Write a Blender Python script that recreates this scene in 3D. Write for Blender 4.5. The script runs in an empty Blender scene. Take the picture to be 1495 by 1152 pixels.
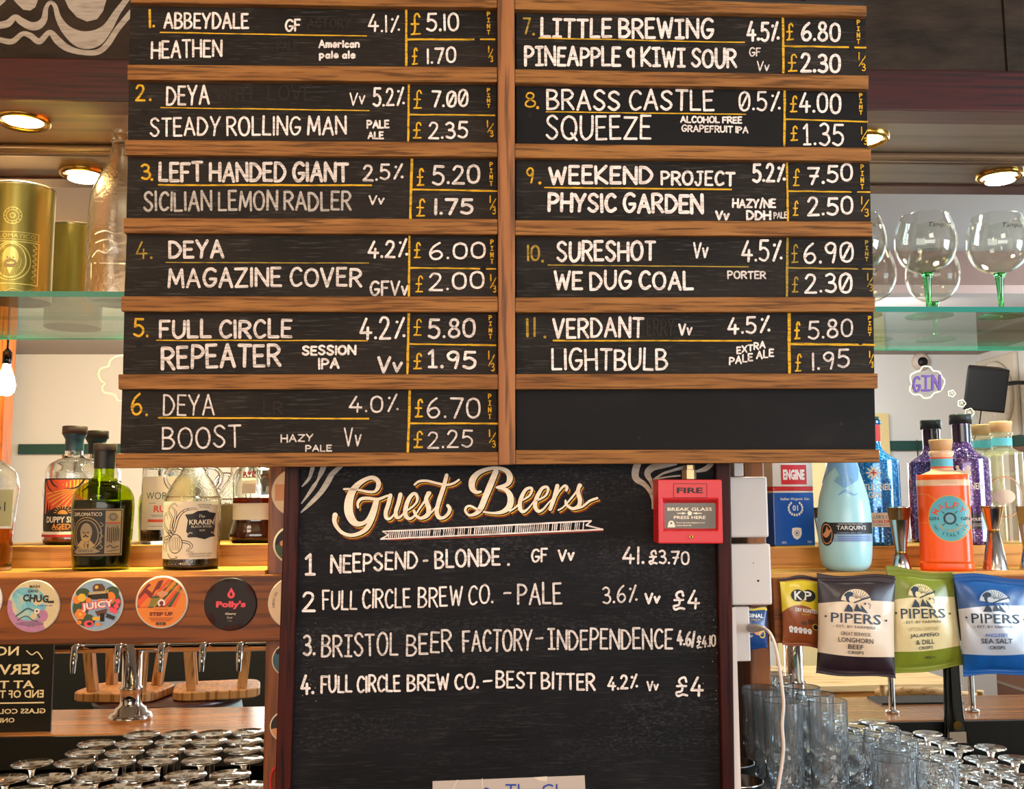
import bpy, math, random
from mathutils import Vector, Matrix
random.seed(7)
C = bpy.context.scene.collection
SC = bpy.context.scene
PI = math.pi
W, H, F = 1495, 1152, 1500.0

# ---------------------------------------------------------------- camera, world, lights, exposure
ZC = 1.62
YAW, PITCH, ROLL, LEAN = [math.radians(a) for a in (2.70, 6.3, -0.39, 1.76)]
CP = Vector((0, 0, ZC))
FWD = Vector((math.sin(YAW)*math.cos(PITCH), math.cos(YAW)*math.cos(PITCH), math.sin(PITCH)))
_r = Vector((math.cos(YAW), -math.sin(YAW), 0)); _u = _r.cross(FWD)
RGT = _r*math.cos(ROLL) + _u*math.sin(ROLL)
UPV = -_r*math.sin(ROLL) + _u*math.cos(ROLL)
cd = bpy.data.cameras.new('camera'); cam = bpy.data.objects.new('camera', cd); C.objects.link(cam)
cd.sensor_width = 36; cd.lens = F/W*36; cd.clip_start = .05
cam.matrix_world = Matrix(((RGT.x, UPV.x, -FWD.x, 0), (RGT.y, UPV.y, -FWD.y, 0), (RGT.z, UPV.z, -FWD.z, ZC), (0, 0, 0, 1)))
SC.camera = cam
wd = bpy.data.worlds.new('world'); SC.world = wd; wd.use_nodes = True
wd.node_tree.nodes['Background'].inputs[0].default_value = (.62, .78, 1, 1)
wd.node_tree.nodes['Background'].inputs[1].default_value = .6
SC.view_settings.view_transform = 'Standard'; SC.view_settings.look = 'None'
SC.view_settings.exposure = 0.0; SC.view_settings.gamma = 1
SC.cycles.use_denoising = True
SC.cycles.max_bounces = 16; SC.cycles.transparent_max_bounces = 40
SC.cycles.glossy_bounces = 6; SC.cycles.transmission_bounces = 12
SC.cycles.sample_clamp_indirect = 4

def area(name, loc, target, sx, sy, power, col, spread=180):
    l = bpy.data.lights.new(name, 'AREA'); l.shape = 'RECTANGLE'; l.size = sx; l.size_y = sy
    l.energy = power; l.color = col; l.spread = math.radians(spread)
    o = bpy.data.objects.new(name, l); C.objects.link(o); o.location = loc
    o.rotation_euler = (Vector(target)-Vector(loc)).to_track_quat('-Z', 'Y').to_euler()
    return o
WARM = (1, .80, .58); DAY = (.66, .85, 1)
area('ceiling_lamp_or_fill', (-.75, .15, 2.62), (-.3, 1.5, 1.5), .5, .5, 8, WARM)
area('ceiling_lamp_or_fill', (.75, .15, 2.62), (.4, 1.5, 1.5), .5, .5, 8, (1, .86, .70))
area('ceiling_lamp_or_fill', (-1.6, -1.0, 2.6), (-1.8, -2.9, 1.3), 1.2, .8, 90, (1, .82, .58))  # added warm fill aimed at the back wall to brighten its reflection
area('ceiling_lamp_or_fill', (1.7, -1.0, 2.6), (1.9, -2.9, 1.4), 1.2, .8, 110, (.95, .97, 1))  # second added fill, cooler, lifting the right half of the back wall
area('window_light_or_fill', (3.50, .1, 1.75), (0, .6, 1.5), 1.5, 1.3, 130, DAY)
area('window_light_or_fill', (.1, -2.86, 1.75), (.1, 1.5, 1.45), 3.0, 1.2, 70, (1, .93, .83))  # added frontal fill from behind the camera, brightens glasses and board

# ---------------------------------------------------------------- unprojection
def ray(px, py): return FWD*F + RGT*(px-W/2) - UPV*(py-H/2)
def atY(px, py, Y): d = ray(px, py); return CP + d*(Y/d.y)
def atZ(px, py, Z): d = ray(px, py); return CP + d*((Z-ZC)/d.z)
def atX(px, py, X): d = ray(px, py); return CP + d*(X/d.x)
MY = 1.98                                             # the mirror behind the bar
def mir(px, py, yv):                                  # what the mirror shows at yv stands at 2*MY-yv in the room
    p = atY(px, py, yv); return Vector((p.x, 2*MY-yv, p.z))
BO = Vector((0, 1.45, ZC)); BN = Vector((0, -math.cos(LEAN), -math.sin(LEAN))); BV = Vector((0, -math.sin(LEAN), math.cos(LEAN)))
def B(px, py, off=0):                                 # on the leaning plane of the menu board
    d = ray(px, py); o = BO + BN*off
    return CP + d*((o-CP).dot(BN)/d.dot(BN))

# ---------------------------------------------------------------- materials
def lin(c):
    if isinstance(c, str):
        c = c.lstrip('#'); c = [int(c[i:i+2], 16)/255 for i in (0, 2, 4)]
    return tuple((x/12.92 if x <= .04045 else ((x+.055)/1.055)**2.4) for x in c[:3]) + (1,)
M = {}
def newm(n):
    m = bpy.data.materials.new(n); m.use_nodes = True; M[n] = m
    t = m.node_tree; t.nodes.clear(); o = t.nodes.new('ShaderNodeOutputMaterial')
    return m, t, o
def N(t, typ, **kw):
    n = t.nodes.new(typ)
    for k, v in kw.items():
        if k in n.inputs: n.inputs[k].default_value = v
        else: setattr(n, k, v)
    return n
def noise(t, scale, st=(1, 1, 1), detail=4, rot=(0, 0, 0), rough=.55):
    tc = N(t, 'ShaderNodeTexCoord'); mp = N(t, 'ShaderNodeMapping'); nz = N(t, 'ShaderNodeTexNoise')
    mp.inputs['Scale'].default_value = st; mp.inputs['Rotation'].default_value = rot
    nz.inputs['Scale'].default_value = scale; nz.inputs['Detail'].default_value = detail; nz.inputs['Roughness'].default_value = rough
    t.links.new(tc.outputs['Object'], mp.inputs[0]); t.links.new(mp.outputs[0], nz.inputs[0])
    return nz.outputs[0]
def ramp(t, src, stops):
    r = N(t, 'ShaderNodeValToRGB'); e = r.color_ramp.elements
    while len(e) < len(stops): e.new(.5)
    for k, (p, c) in enumerate(stops): e[k].position = p; e[k].color = lin(c)
    t.links.new(src, r.inputs[0]); return r.outputs[0]
def mixc(t, fac, a, b):
    m = N(t, 'ShaderNodeMix', data_type='RGBA')
    t.links.new(fac, m.inputs[0])
    for s, v in ((m.inputs[6], a), (m.inputs[7], b)):
        if hasattr(v, 'links'): t.links.new(v, s)
        else: s.default_value = v
    return m.outputs[2]
def bump(t, p, src, s, d=.002):
    b = N(t, 'ShaderNodeBump'); b.inputs['Strength'].default_value = s; b.inputs['Distance'].default_value = d
    t.links.new(src, b.inputs['Height']); t.links.new(b.outputs[0], p.inputs['Normal'])
def pm(n, col, rough=.5, metal=0, spec=.5, var=0, vs=60, st=(1, 1, 1), bmp=0, emit=None, es=0, coat=0, sss=0, trans=0):
    m, t, o = newm(n); p = N(t, 'ShaderNodeBsdfPrincipled')
    p.inputs['Base Color'].default_value = lin(col); p.inputs['Roughness'].default_value = rough; p.inputs['Metallic'].default_value = metal
    p.inputs['Specular IOR Level'].default_value = spec; p.inputs['Coat Weight'].default_value = coat
    p.inputs['Transmission Weight'].default_value = trans
    if sss: p.inputs['Subsurface Weight'].default_value = sss; p.inputs['Subsurface Radius'].default_value = (.02, .015, .01)
    if emit: p.inputs['Emission Color'].default_value = lin(emit); p.inputs['Emission Strength'].default_value = es
    if var or bmp:
        nz = noise(t, vs, st)
        if var:
            c = lin(col)
            lo = [max(0, x*(1-var)) for x in c[:3]]+[1]; hi = [min(1, x*(1+var)) for x in c[:3]]+[1]
            t.links.new(mixc(t, nz, lo, hi), p.inputs['Base Color'])
        if bmp: bump(t, p, nz, bmp)
    t.links.new(p.outputs[0], o.inputs[0]); return m
def wood(n, c1, c2, dark, axis=0, rough=.55, fine=1, spec=.4, coat=0, diag=0):
    m, t, o = newm(n); p = N(t, 'ShaderNodeBsdfPrincipled')
    st = [22, 22, 22]; st[axis] = 1.6; st2 = [120, 120, 120]; st2[axis] = 5
    a = noise(t, 1.7*fine, st, 5, (0, diag, 0)); b = noise(t, 1.0*fine, st2, 3, (0, diag, 0)); k = noise(t, 5, (1, 1, 1), 2)
    base = ramp(t, a, [(.3, c1), (.7, c2)])
    col = mixc(t, ramp(t, b, [(.36, '#ffffff'), (.5, '#000000')]), base, lin(dark))
    col2 = mixc(t, ramp(t, k, [(.4, '#000000'), (.75, '#707070')]), col, lin(dark))
    t.links.new(col2, p.inputs['Base Color']); p.inputs['Roughness'].default_value = rough
    p.inputs['Specular IOR Level'].default_value = spec; p.inputs['Coat Weight'].default_value = coat; p.inputs['Coat Roughness'].default_value = .15
    bump(t, p, b, .25, .001); t.links.new(p.outputs[0], o.inputs[0]); return m
def slatm(n, c, c2, scr):
    m, t, o = newm(n); p = N(t, 'ShaderNodeBsdfPrincipled')
    a = noise(t, 6, (1, 8, 3), 6, (0, 0, 0), .65); b = noise(t, 1, (30, 60, 520), 3); k = noise(t, 9, (1, 1, 2), 3)
    col = ramp(t, a, [(.35, c), (.72, c2)])
    col = mixc(t, ramp(t, b, [(.57, '#000000'), (.70, scr)]), col, lin('#9c948b'))
    col = mixc(t, ramp(t, k, [(.55, '#000000'), (.8, '#383838')]), col, lin('#6b655f'))
    t.links.new(col, p.inputs['Base Color']); p.inputs['Roughness'].default_value = .62; p.inputs['Specular IOR Level'].default_value = .16
    if n == 'guest_black':                             # rubbed-in chalk dust in bands and specks
        z = noise(t, 3.2, (.5, 1, 3.2), 3); y = noise(t, 150, (1, 1, 2.2), 6, (0, 0, 0), .75); x = N(t, 'ShaderNodeMath', operation='MULTIPLY')
        t.links.new(ramp(t, z, [(.47, '#000000'), (.72, '#b0b0b0')]), x.inputs[0]); t.links.new(ramp(t, y, [(.5, '#060606'), (.74, '#ffffff')]), x.inputs[1])
        t.links.new(mixc(t, x.outputs[0], col, lin('#8b868a')), p.inputs['Base Color'])
    bump(t, p, b, .35, .0006); t.links.new(p.outputs[0], o.inputs[0]); return m
def chalk(n, c, c2, amt=.5, sc=1):
    m, t, o = newm(n); p = N(t, 'ShaderNodeBsdfPrincipled')
    a = noise(t, 1*sc, (60, 100, 420), 4); b = noise(t, 90, (1, 1, 1), 3)
    col = ramp(t, a, [(.5-amt*.35, c2), (.5+.05, c)])
    col = mixc(t, ramp(t, b, [(.58, '#000000'), (.8, '#555555')]), col, lin(c2))
    t.links.new(col, p.inputs['Base Color']); p.inputs['Roughness'].default_value = .85; p.inputs['Specular IOR Level'].default_value = .15
    t.links.new(p.outputs[0], o.inputs[0]); return m
def glass(n, tint='#ffffff', rough=.0, ior=1.45, fuzz=0, fc='#ffffff', gl=1.0):
    m, t, o = newm(n)
    tr = N(t, 'ShaderNodeBsdfTransparent'); tr.inputs[0].default_value = lin(tint)
    g = N(t, 'ShaderNodeBsdfGlossy'); g.inputs['Roughness'].default_value = rough; g.inputs[0].default_value = (gl, gl, gl, 1)
    f = N(t, 'ShaderNodeFresnel'); ge = N(t, 'ShaderNodeNewGeometry'); mr = N(t, 'ShaderNodeMapRange')   # same reflectance from both sides of a thin wall
    mr.inputs[3].default_value = ior; mr.inputs[4].default_value = 1/ior; t.links.new(ge.outputs['Backfacing'], mr.inputs[0]); t.links.new(mr.outputs[0], f.inputs[0])
    mx = N(t, 'ShaderNodeMixShader'); t.links.new(f.outputs[0], mx.inputs[0]); last = tr.outputs[0]
    if fuzz:
        d = N(t, 'ShaderNodeBsdfTranslucent'); d.inputs[0].default_value = lin(fc)
        d2 = N(t, 'ShaderNodeBsdfDiffuse'); d2.inputs[0].default_value = lin(fc)
        m0 = N(t, 'ShaderNodeMixShader'); m0.inputs[0].default_value = .5
        t.links.new(d.outputs[0], m0.inputs[1]); t.links.new(d2.outputs[0], m0.inputs[2])
        m2 = N(t, 'ShaderNodeMixShader'); m2.inputs[0].default_value = fuzz
        t.links.new(last, m2.inputs[1]); t.links.new(m0.outputs[0], m2.inputs[2]); last = m2.outputs[0]
    t.links.new(last, mx.inputs[1]); t.links.new(g.outputs[0], mx.inputs[2]); t.links.new(mx.outputs[0], o.inputs[0]); return m
def glitter(n, c1, c2, c3):
    m, t, o = newm(n); p = N(t, 'ShaderNodeBsdfPrincipled')
    tc = N(t, 'ShaderNodeTexCoord'); v = N(t, 'ShaderNodeTexVoronoi'); v.inputs['Scale'].default_value = 420
    t.links.new(tc.outputs['Object'], v.inputs[0]); sp = N(t, 'ShaderNodeSeparateColor'); t.links.new(v.outputs['Color'], sp.inputs[0])
    col = ramp(t, sp.outputs[0], [(.0, c2), (.45, c1), (.8, c1), (.97, c3)])
    t.links.new(col, p.inputs['Base Color']); p.inputs['Roughness'].default_value = .12; p.inputs['Metallic'].default_value = .35
    bump(t, p, sp.outputs[1], .5, .002); p.inputs['Coat Weight'].default_value = .6
    t.links.new(p.outputs[0], o.inputs[0]); return m

wood('batten_wood', '#7b4d26', '#a06d39', '#5c3a1b', 0, .65, 2.6, .2, 0, .3)
wood('stile_wood', '#8a532b', '#a66a38', '#603a1d', 2, .6)
wood('frame_maroon', '#2c0b07', '#43130c', '#180605', 2, .45, 1, .16, 0)
wood('fascia_maroon', '#350c0c', '#4d1412', '#22080a', 0, .38, 1, .5, .3)
wood('beam_wood', '#7a3d0e', '#925016', '#5a2c0a', 0, .45, .8, .3, .05)
wood('post_wood', '#7d4115', '#95531c', '#5a2f0e', 2, .45, .8, .4, .1)
wood('pine', '#cc8a3c', '#e2a552', '#a8682a', 0, .45, .8)
wood('soffit_wood', '#6a4e36', '#7e6046', '#4c3626', 0, .32, .35, .5, .35)
wood('soffit_right', '#5c5047', '#6e6158', '#45392f', 0, .3, .35, .5, .4)
wood('counter_dark', '#120d0b', '#1d1512', '#0a0706', 0, .3)
wood('bar_wood', '#8c5a36', '#a56f45', '#6a4128', 0, .25, .4, .35, .1)
wood('stool_wood', '#b98350', '#d09a64', '#87572c', 2, .5, .5)
wood('pale_wood', '#c39d6b', '#d6b17c', '#9c7446', 0, .5, .5)
slatm('slat_black', '#15110e', '#261f1a', '#5a5a5a'); slatm('slat_smooth', '#0e0b0b', '#151212', '#141414')
slatm('guest_black', '#09080a', '#151316', '#3c3c40'); slatm('wall_black', '#241c15', '#41342a', '#303030')
chalk('chalk_white', '#efe0d8', '#b7a8a0', .45); chalk('chalk_soft', '#d9ccc4', '#8b8078', .6); chalk('chalk_yellow', '#d9a52b', '#8a6a1e', .5)
chalk('chalk_dim', '#a88a3a', '#55451f', .6); chalk('chalk_grey', '#b4aaa0', '#6d645c', .7); chalk('ghost', '#2f2a26', '#221d1a', .7)
chalk('sign_cream', '#f2dcc2', '#e6cdb2', .3, .3); chalk('sign_yellow', '#d8a72e', '#b5851f', .3); chalk('sign_red', '#8e3a22', '#6b2a19', .3)
chalk('mural_grey', '#b3a79a', '#8d8176', .8, .5)
def P(n, *a, **k): return pm(n, *a, **k)
P('black', '#0c0b0b', .5); P('hole', '#050505', .9); P('black_print', '#191514', .6); P('white_print', '#efe6de', .6); P('cream_print', '#ead9bf', .6)
P('red_plastic', '#c5222a', .38, var=.05, vs=30); P('label_grey', '#5b5247', .3); P('brass', '#c79a4a', .22, 1); P('dull_brass', '#b79f78', .35, .7); P('steel', '#c9c6c2', .2, 1)
P('chrome', '#d6d4d2', .05, 1); P('dark_chrome', '#3a3836', .08, 1); P('white_plastic', '#d4c4ba', .45, var=.03, vs=20); P('paper', '#b9a89c', .8)
P('blue_ink', '#1f3f94', .7); P('grout_white', '#e8e2d8', .8)
P('wall_cream', '#e2d6c6', .85, var=.04, vs=3); P('wall_cool', '#dcdad6', .85, var=.03, vs=3); P('ceiling_paint', '#a79c95', .9); P('beam_paint', '#c9a79c', .85)
P('rail_green', '#17463f', .4); P('wainscot', '#0f1513', .5); P('floor_wood', '#3a2b20', .5, var=.3, vs=8); P('door_cream', '#dfc98f', .6); P('door_blue', '#a9c0cc', .6)
P('speaker_black', '#141416', .45, var=.1); P('vent_cream', '#d8cfbf', .6); P('lead_white', '#b9c4c8', .5, var=.25, vs=14)
P('cork', '#c99a63', .8, var=.15, vs=200); P('birch', '#d9a671', .6, var=.08, vs=120); P('cap_brown', '#3b2721', .5); P('cap_blue', '#15323f', .45)
P('label_white', '#e6d2bd', .65); P('label_black', '#1c1613', .55); P('label_gold', '#a88d5a', .5); P('print_orange', '#e8542a', .6); P('print_red', '#c2241f', .6)
P('print_yellow', '#e6b93a', .6); P('print_amber', '#f0a03c', .6); P('print_green', '#3f5a3c', .6); P('print_blue', '#0f4fae', .45); P('print_teal', '#5bb4c4', .55)
P('label_grey_light', '#8d7f68', .6); P('can_white', '#e9e2da', .3, 0, .5, coat=.4); P('can_blue', '#0f55b8', .3, 0, .5, coat=.4); P('can_red', '#d4232b', .3, 0, .5, coat=.4)
P('tin_gold', '#8c8440', .32, .65, bmp=.1, vs=250, st=(1, 1, 4)); P('tin_print', '#d8cf78', .3, .4); P('tin_lid', '#c9c2a0', .25, .9)
P('orange_gin', '#ff5a04', .3, 0, .4, sss=.3, coat=.1); P('frost_cream', '#f2c39a', .3, 0, .5, sss=.4, coat=.3); P('aqua_gin', '#b2dde2', .28, 0, .5, sss=.5, coat=.2); P('aqua_wax', '#7fb0dc', .25, 0, .5, coat=.4)
glitter('glitter_blue', '#157fc4', '#0a4a94', '#8fd4ff'); glitter('glitter_purple', '#5b3a78', '#2c1a44', '#c9a2dd')
P('dark_purple', '#241628', .25, coat=.5); P('rum_dark', '#0b0503', .35, 0, .2)
P('clear_glass', '#fbfdfb', 0.0, trans=1); P('seeded_glass', '#fffdf2', 0.0, trans=1, bmp=.35, vs=130); P('tumbler_glass', '#f2f7fb', 0.0, trans=.965); P('wine_glass', '#fdfdf8', 0.0, trans=1); glass('copa_glass', '#fafbf8', .01, 1.5)
glass('green_glass', '#bfd018', 0, 1.4); P('stem_green', '#5fd07a', 0.0, trans=1); glass('shelf_glass', '#dff2ee', 0, 1.3)
P('shelf_edge', '#1f8a7a', .12, 0, .6, coat=.6)
glass('amber', '#f0922c', 0, 1.1, .45, '#f5a02f'); glass('amber_dark', '#7a2d12', 0, 1.1, .45, '#8f3414'); glass('frosty_glass', '#f5f2e2', .05, 1.5, .16, '#f6eed2')
P('mirror_silver', '#e2e2de', 0.0, 1); P('bulb_glow', '#ffd9a0', .4, emit='#ffc880', es=900); P('lamp_glow', '#ffe9b8', .4, emit='#ffdf9a', es=40)
P('pack_beef', '#28161b', .36, coat=.1); P('pack_green', '#757d20', .34, coat=.1); P('pack_blue', '#0f4a8a', .32, coat=.1); P('pack_cream', '#d8bda0', .4, coat=.2)
P('pack_sand', '#d9c795', .36, coat=.2); P('pack_silver', '#b7bbc4', .3, .2, coat=.2); P('pack_yellow', '#e2c22a', .32, coat=.3); P('pack_brown', '#96491f', .36, coat=.2); P('pack_navy', '#1c3f78', .35, coat=.2)
P('ink_navy', '#14283a', .5); P('ink_brown', '#3a2420', .5); P('badge_rim', '#e4d9c8', .35, coat=.4); P('badge_sky', '#8ea9c4', .45); P('badge_orange', '#e8801f', .45)
P('badge_dark', '#20100e', .4, 0, .25); P('badge_pink', '#f0485a', .5); P('leaf_green', '#2f4a2c', .5); P('badge_brown', '#5a321c', .5); P('badge_cream', '#e6c6a4', .5); P('badge_peach', '#d99668', .5)
P('badge_teal', '#2c5560', .5); P('tape', '#d7c4b0', .6)
def tiedye():
    m, t, o = newm('tie_dye'); p = N(t, 'ShaderNodeBsdfPrincipled'); p.inputs['Roughness'].default_value = .35
    tc = N(t, 'ShaderNodeTexCoord'); nz = noise(t, 45, (1, 1, 1), 5)
    g = N(t, 'ShaderNodeTexNoise'); g.inputs['Scale'].default_value = 26; g.inputs['Detail'].default_value = 3; g.inputs['Distortion'].default_value = 1.5
    t.links.new(tc.outputs['Object'], g.inputs[0])
    col = ramp(t, g.outputs[0], [(.28, '#b06fa0'), (.42, '#5fb0c4'), (.52, '#7fc0c8'), (.62, '#d9c08a'), (.75, '#c98fb0')])
    t.links.new(col, p.inputs['Base Color']); t.links.new(p.outputs[0], o.inputs[0])
tiedye()
P('tie_pink', '#b3789f', .4, var=.25, vs=120); P('tie_cream', '#d3c196', .4, var=.15, vs=120)
def brick():
    m, t, o = newm('brickwork'); p = N(t, 'ShaderNodeBsdfPrincipled'); p.inputs['Roughness'].default_value = .8
    tc = N(t, 'ShaderNodeTexCoord'); mp = N(t, 'ShaderNodeMapping'); mp.inputs['Rotation'].default_value = (PI/2, 0, PI/2); b = N(t, 'ShaderNodeTexBrick')
    b.inputs['Scale'].default_value = 2.2; b.inputs['Color1'].default_value = lin('#6b4a3e'); b.inputs['Color2'].default_value = lin('#84604f'); b.inputs['Mortar'].default_value = lin('#8f857a')
    t.links.new(tc.outputs['Object'], mp.inputs[0]); t.links.new(mp.outputs[0], b.inputs[0]); t.links.new(b.outputs[0], p.inputs['Base Color']); t.links.new(p.outputs[0], o.inputs[0])
brick()

# ---------------------------------------------------------------- mesh building
WL = {}
class MB:
    def __init__(s): s.v = []; s.f = []; s.m = []; s.s = []
    def add(s, vs, fs, mi=0, sm=False):
        b = len(s.v); s.v += [Vector(v) for v in vs]
        for f in fs: s.f.append([i+b for i in f]); s.m.append(mi); s.s.append(sm)
        return s
    def hexa(s, p, mi=0):                              # p: 4 front corners, 4 back corners
        return s.add(p, [(0, 1, 2, 3), (7, 6, 5, 4), (0, 4, 5, 1), (1, 5, 6, 2), (2, 6, 7, 3), (3, 7, 4, 0)], mi)
    def box(s, x0, x1, y0, y1, z0, z1, mi=0):
        return s.hexa([(x0, y0, z0), (x1, y0, z0), (x1, y0, z1), (x0, y0, z1), (x0, y1, z0), (x1, y1, z0), (x1, y1, z1), (x0, y1, z1)], mi)
    def lathe(s, prof, c, n=32, mi=0, power=2, q=1, a0=0, sm=True, axis='z'):
        vs = []; fs = []; c = Vector(c)
        for r, z in prof:
            for k in range(n):
                a = a0+2*PI*k/n; ca, sa = math.cos(a), math.sin(a)
                rr = r if power == 2 else r/((abs(ca)**power+abs(sa)**power)**(1/power))
                x, y = rr*ca, rr*sa*q
                vs.append(c+Vector((x, y, z) if axis == 'z' else ((x, -z, y) if axis == 'y' else (z, x, y))))
        for i in range(len(prof)-1):
            for k in range(n):
                k2 = (k+1) % n
                fs.append((i*n+k, i*n+k2, (i+1)*n+k2, (i+1)*n+k))
        s.add(vs, fs, mi, sm)
        if prof[0][0] > 1e-6: s.add(vs[:n], [tuple(range(n-1, -1, -1))], mi)
        if prof[-1][0] > 1e-6: s.add(vs[-n:], [tuple(range(n))], mi)
        return s
    def tube(s, pts, r, n=12, mi=0, cap=True):
        pts = [Vector(p) for p in pts]; vs = []; fs = []; up = None
        rs = r if isinstance(r, (list, tuple)) else [r]*len(pts)
        for i, p in enumerate(pts):
            d = (pts[min(i+1, len(pts)-1)]-pts[max(i-1, 0)]).normalized()
            if up is None: up = d.orthogonal().normalized()
            up = (up-d*up.dot(d)).normalized(); w = d.cross(up)
            for k in range(n):
                a = 2*PI*k/n; vs.append(p+(up*math.cos(a)+w*math.sin(a))*rs[i])
        for i in range(len(pts)-1):
            for k in range(n): fs.append((i*n+k, i*n+(k+1) % n, (i+1)*n+(k+1) % n, (i+1)*n+k))
        s.add(vs, fs, mi, True)
        if cap: s.add(vs[:n], [tuple(range(n-1, -1, -1))], mi); s.add(vs[-n:], [tuple(range(n))], mi)
        return s
    def build(s, name, mats, parent=None, bevel=0, loc=None, solid=0):
        if not isinstance(mats, (list, tuple)): mats = [mats]
        if parent is not None: off = WL[parent]
        elif loc is not None: off = Vector(loc)
        else:
            xs = [v.x for v in s.v]; ys = [v.y for v in s.v]; zs = [v.z for v in s.v]
            off = Vector(((min(xs)+max(xs))/2, (min(ys)+max(ys))/2, min(zs)))
        me = bpy.data.meshes.new(name); me.from_pydata([v-off for v in s.v], [], s.f)
        for m in mats: me.materials.append(M[m] if isinstance(m, str) else m)
        me.polygons.foreach_set('material_index', s.m); me.polygons.foreach_set('use_smooth', s.s); me.update()
        o = bpy.data.objects.new(name, me); C.objects.link(o); WL[o] = off
        if parent is not None: o.parent = parent
        else: o.location = off
        if bevel:
            b = o.modifiers.new('bevel', 'BEVEL'); b.width = bevel; b.segments = 2; b.limit_method = 'ANGLE'; b.angle_limit = math.radians(40)
        return o
def tag(o, label=None, cat=None, group=None, kind=None):
    if label: o['label'] = label
    if cat: o['category'] = cat
    if group: o['group'] = group
    if kind: o['kind'] = kind
    return o
def thing(name, label, cat, loc, group=None):
    o = bpy.data.objects.new(name, None); C.objects.link(o); o.location = loc; o.empty_display_size = .02
    WL[o] = Vector(loc); return tag(o, label, cat, group)
def struct(o): o['kind'] = 'structure'; return o
def kids(o): return [c for c in bpy.data.objects if c.parent == o]
def copy_tree(o, loc, label=None, parent=None):
    c = o.copy(); C.objects.link(c)
    if parent is None: c.location = loc
    else: c.parent = parent
    if label: c['label'] = label
    for ch in kids(o): copy_tree(ch, None, None, c)
    return c

# ---------------------------------------------------------------- 2-D print and lettering
def catmull(p, n=6):
    if len(p) < 3: return p
    q = [p[0]]+list(p)+[p[-1]]; out = []
    for i in range(1, len(q)-2):
        for k in range(n):
            t = k/n
            out.append(tuple(.5*((2*b)+(-a+c)*t+(2*a-5*b+4*c-d)*t*t+(-a+3*b-3*c+d)*t**3) for a, b, c, d in zip(q[i-1], q[i], q[i+1], q[i+2])))
    out.append(tuple(p[-1])); return out
_fc = {}
def ftext(s, bold=0):
    if (s, bold) not in _fc:
        cu = bpy.data.curves.new('t', 'FONT'); cu.body = s; cu.resolution_u = 2; cu.offset = bold; cu.fill_mode = 'FRONT'
        ob = bpy.data.objects.new('t', cu); me = ob.to_mesh()
        vs = [(v.co.x, v.co.y) for v in me.vertices]; fs = [tuple(p.vertices) for p in me.polygons]
        ob.to_mesh_clear(); bpy.data.objects.remove(ob); bpy.data.curves.remove(cu); _fc[(s, bold)] = (vs, fs)
    return _fc[(s, bold)]
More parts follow.
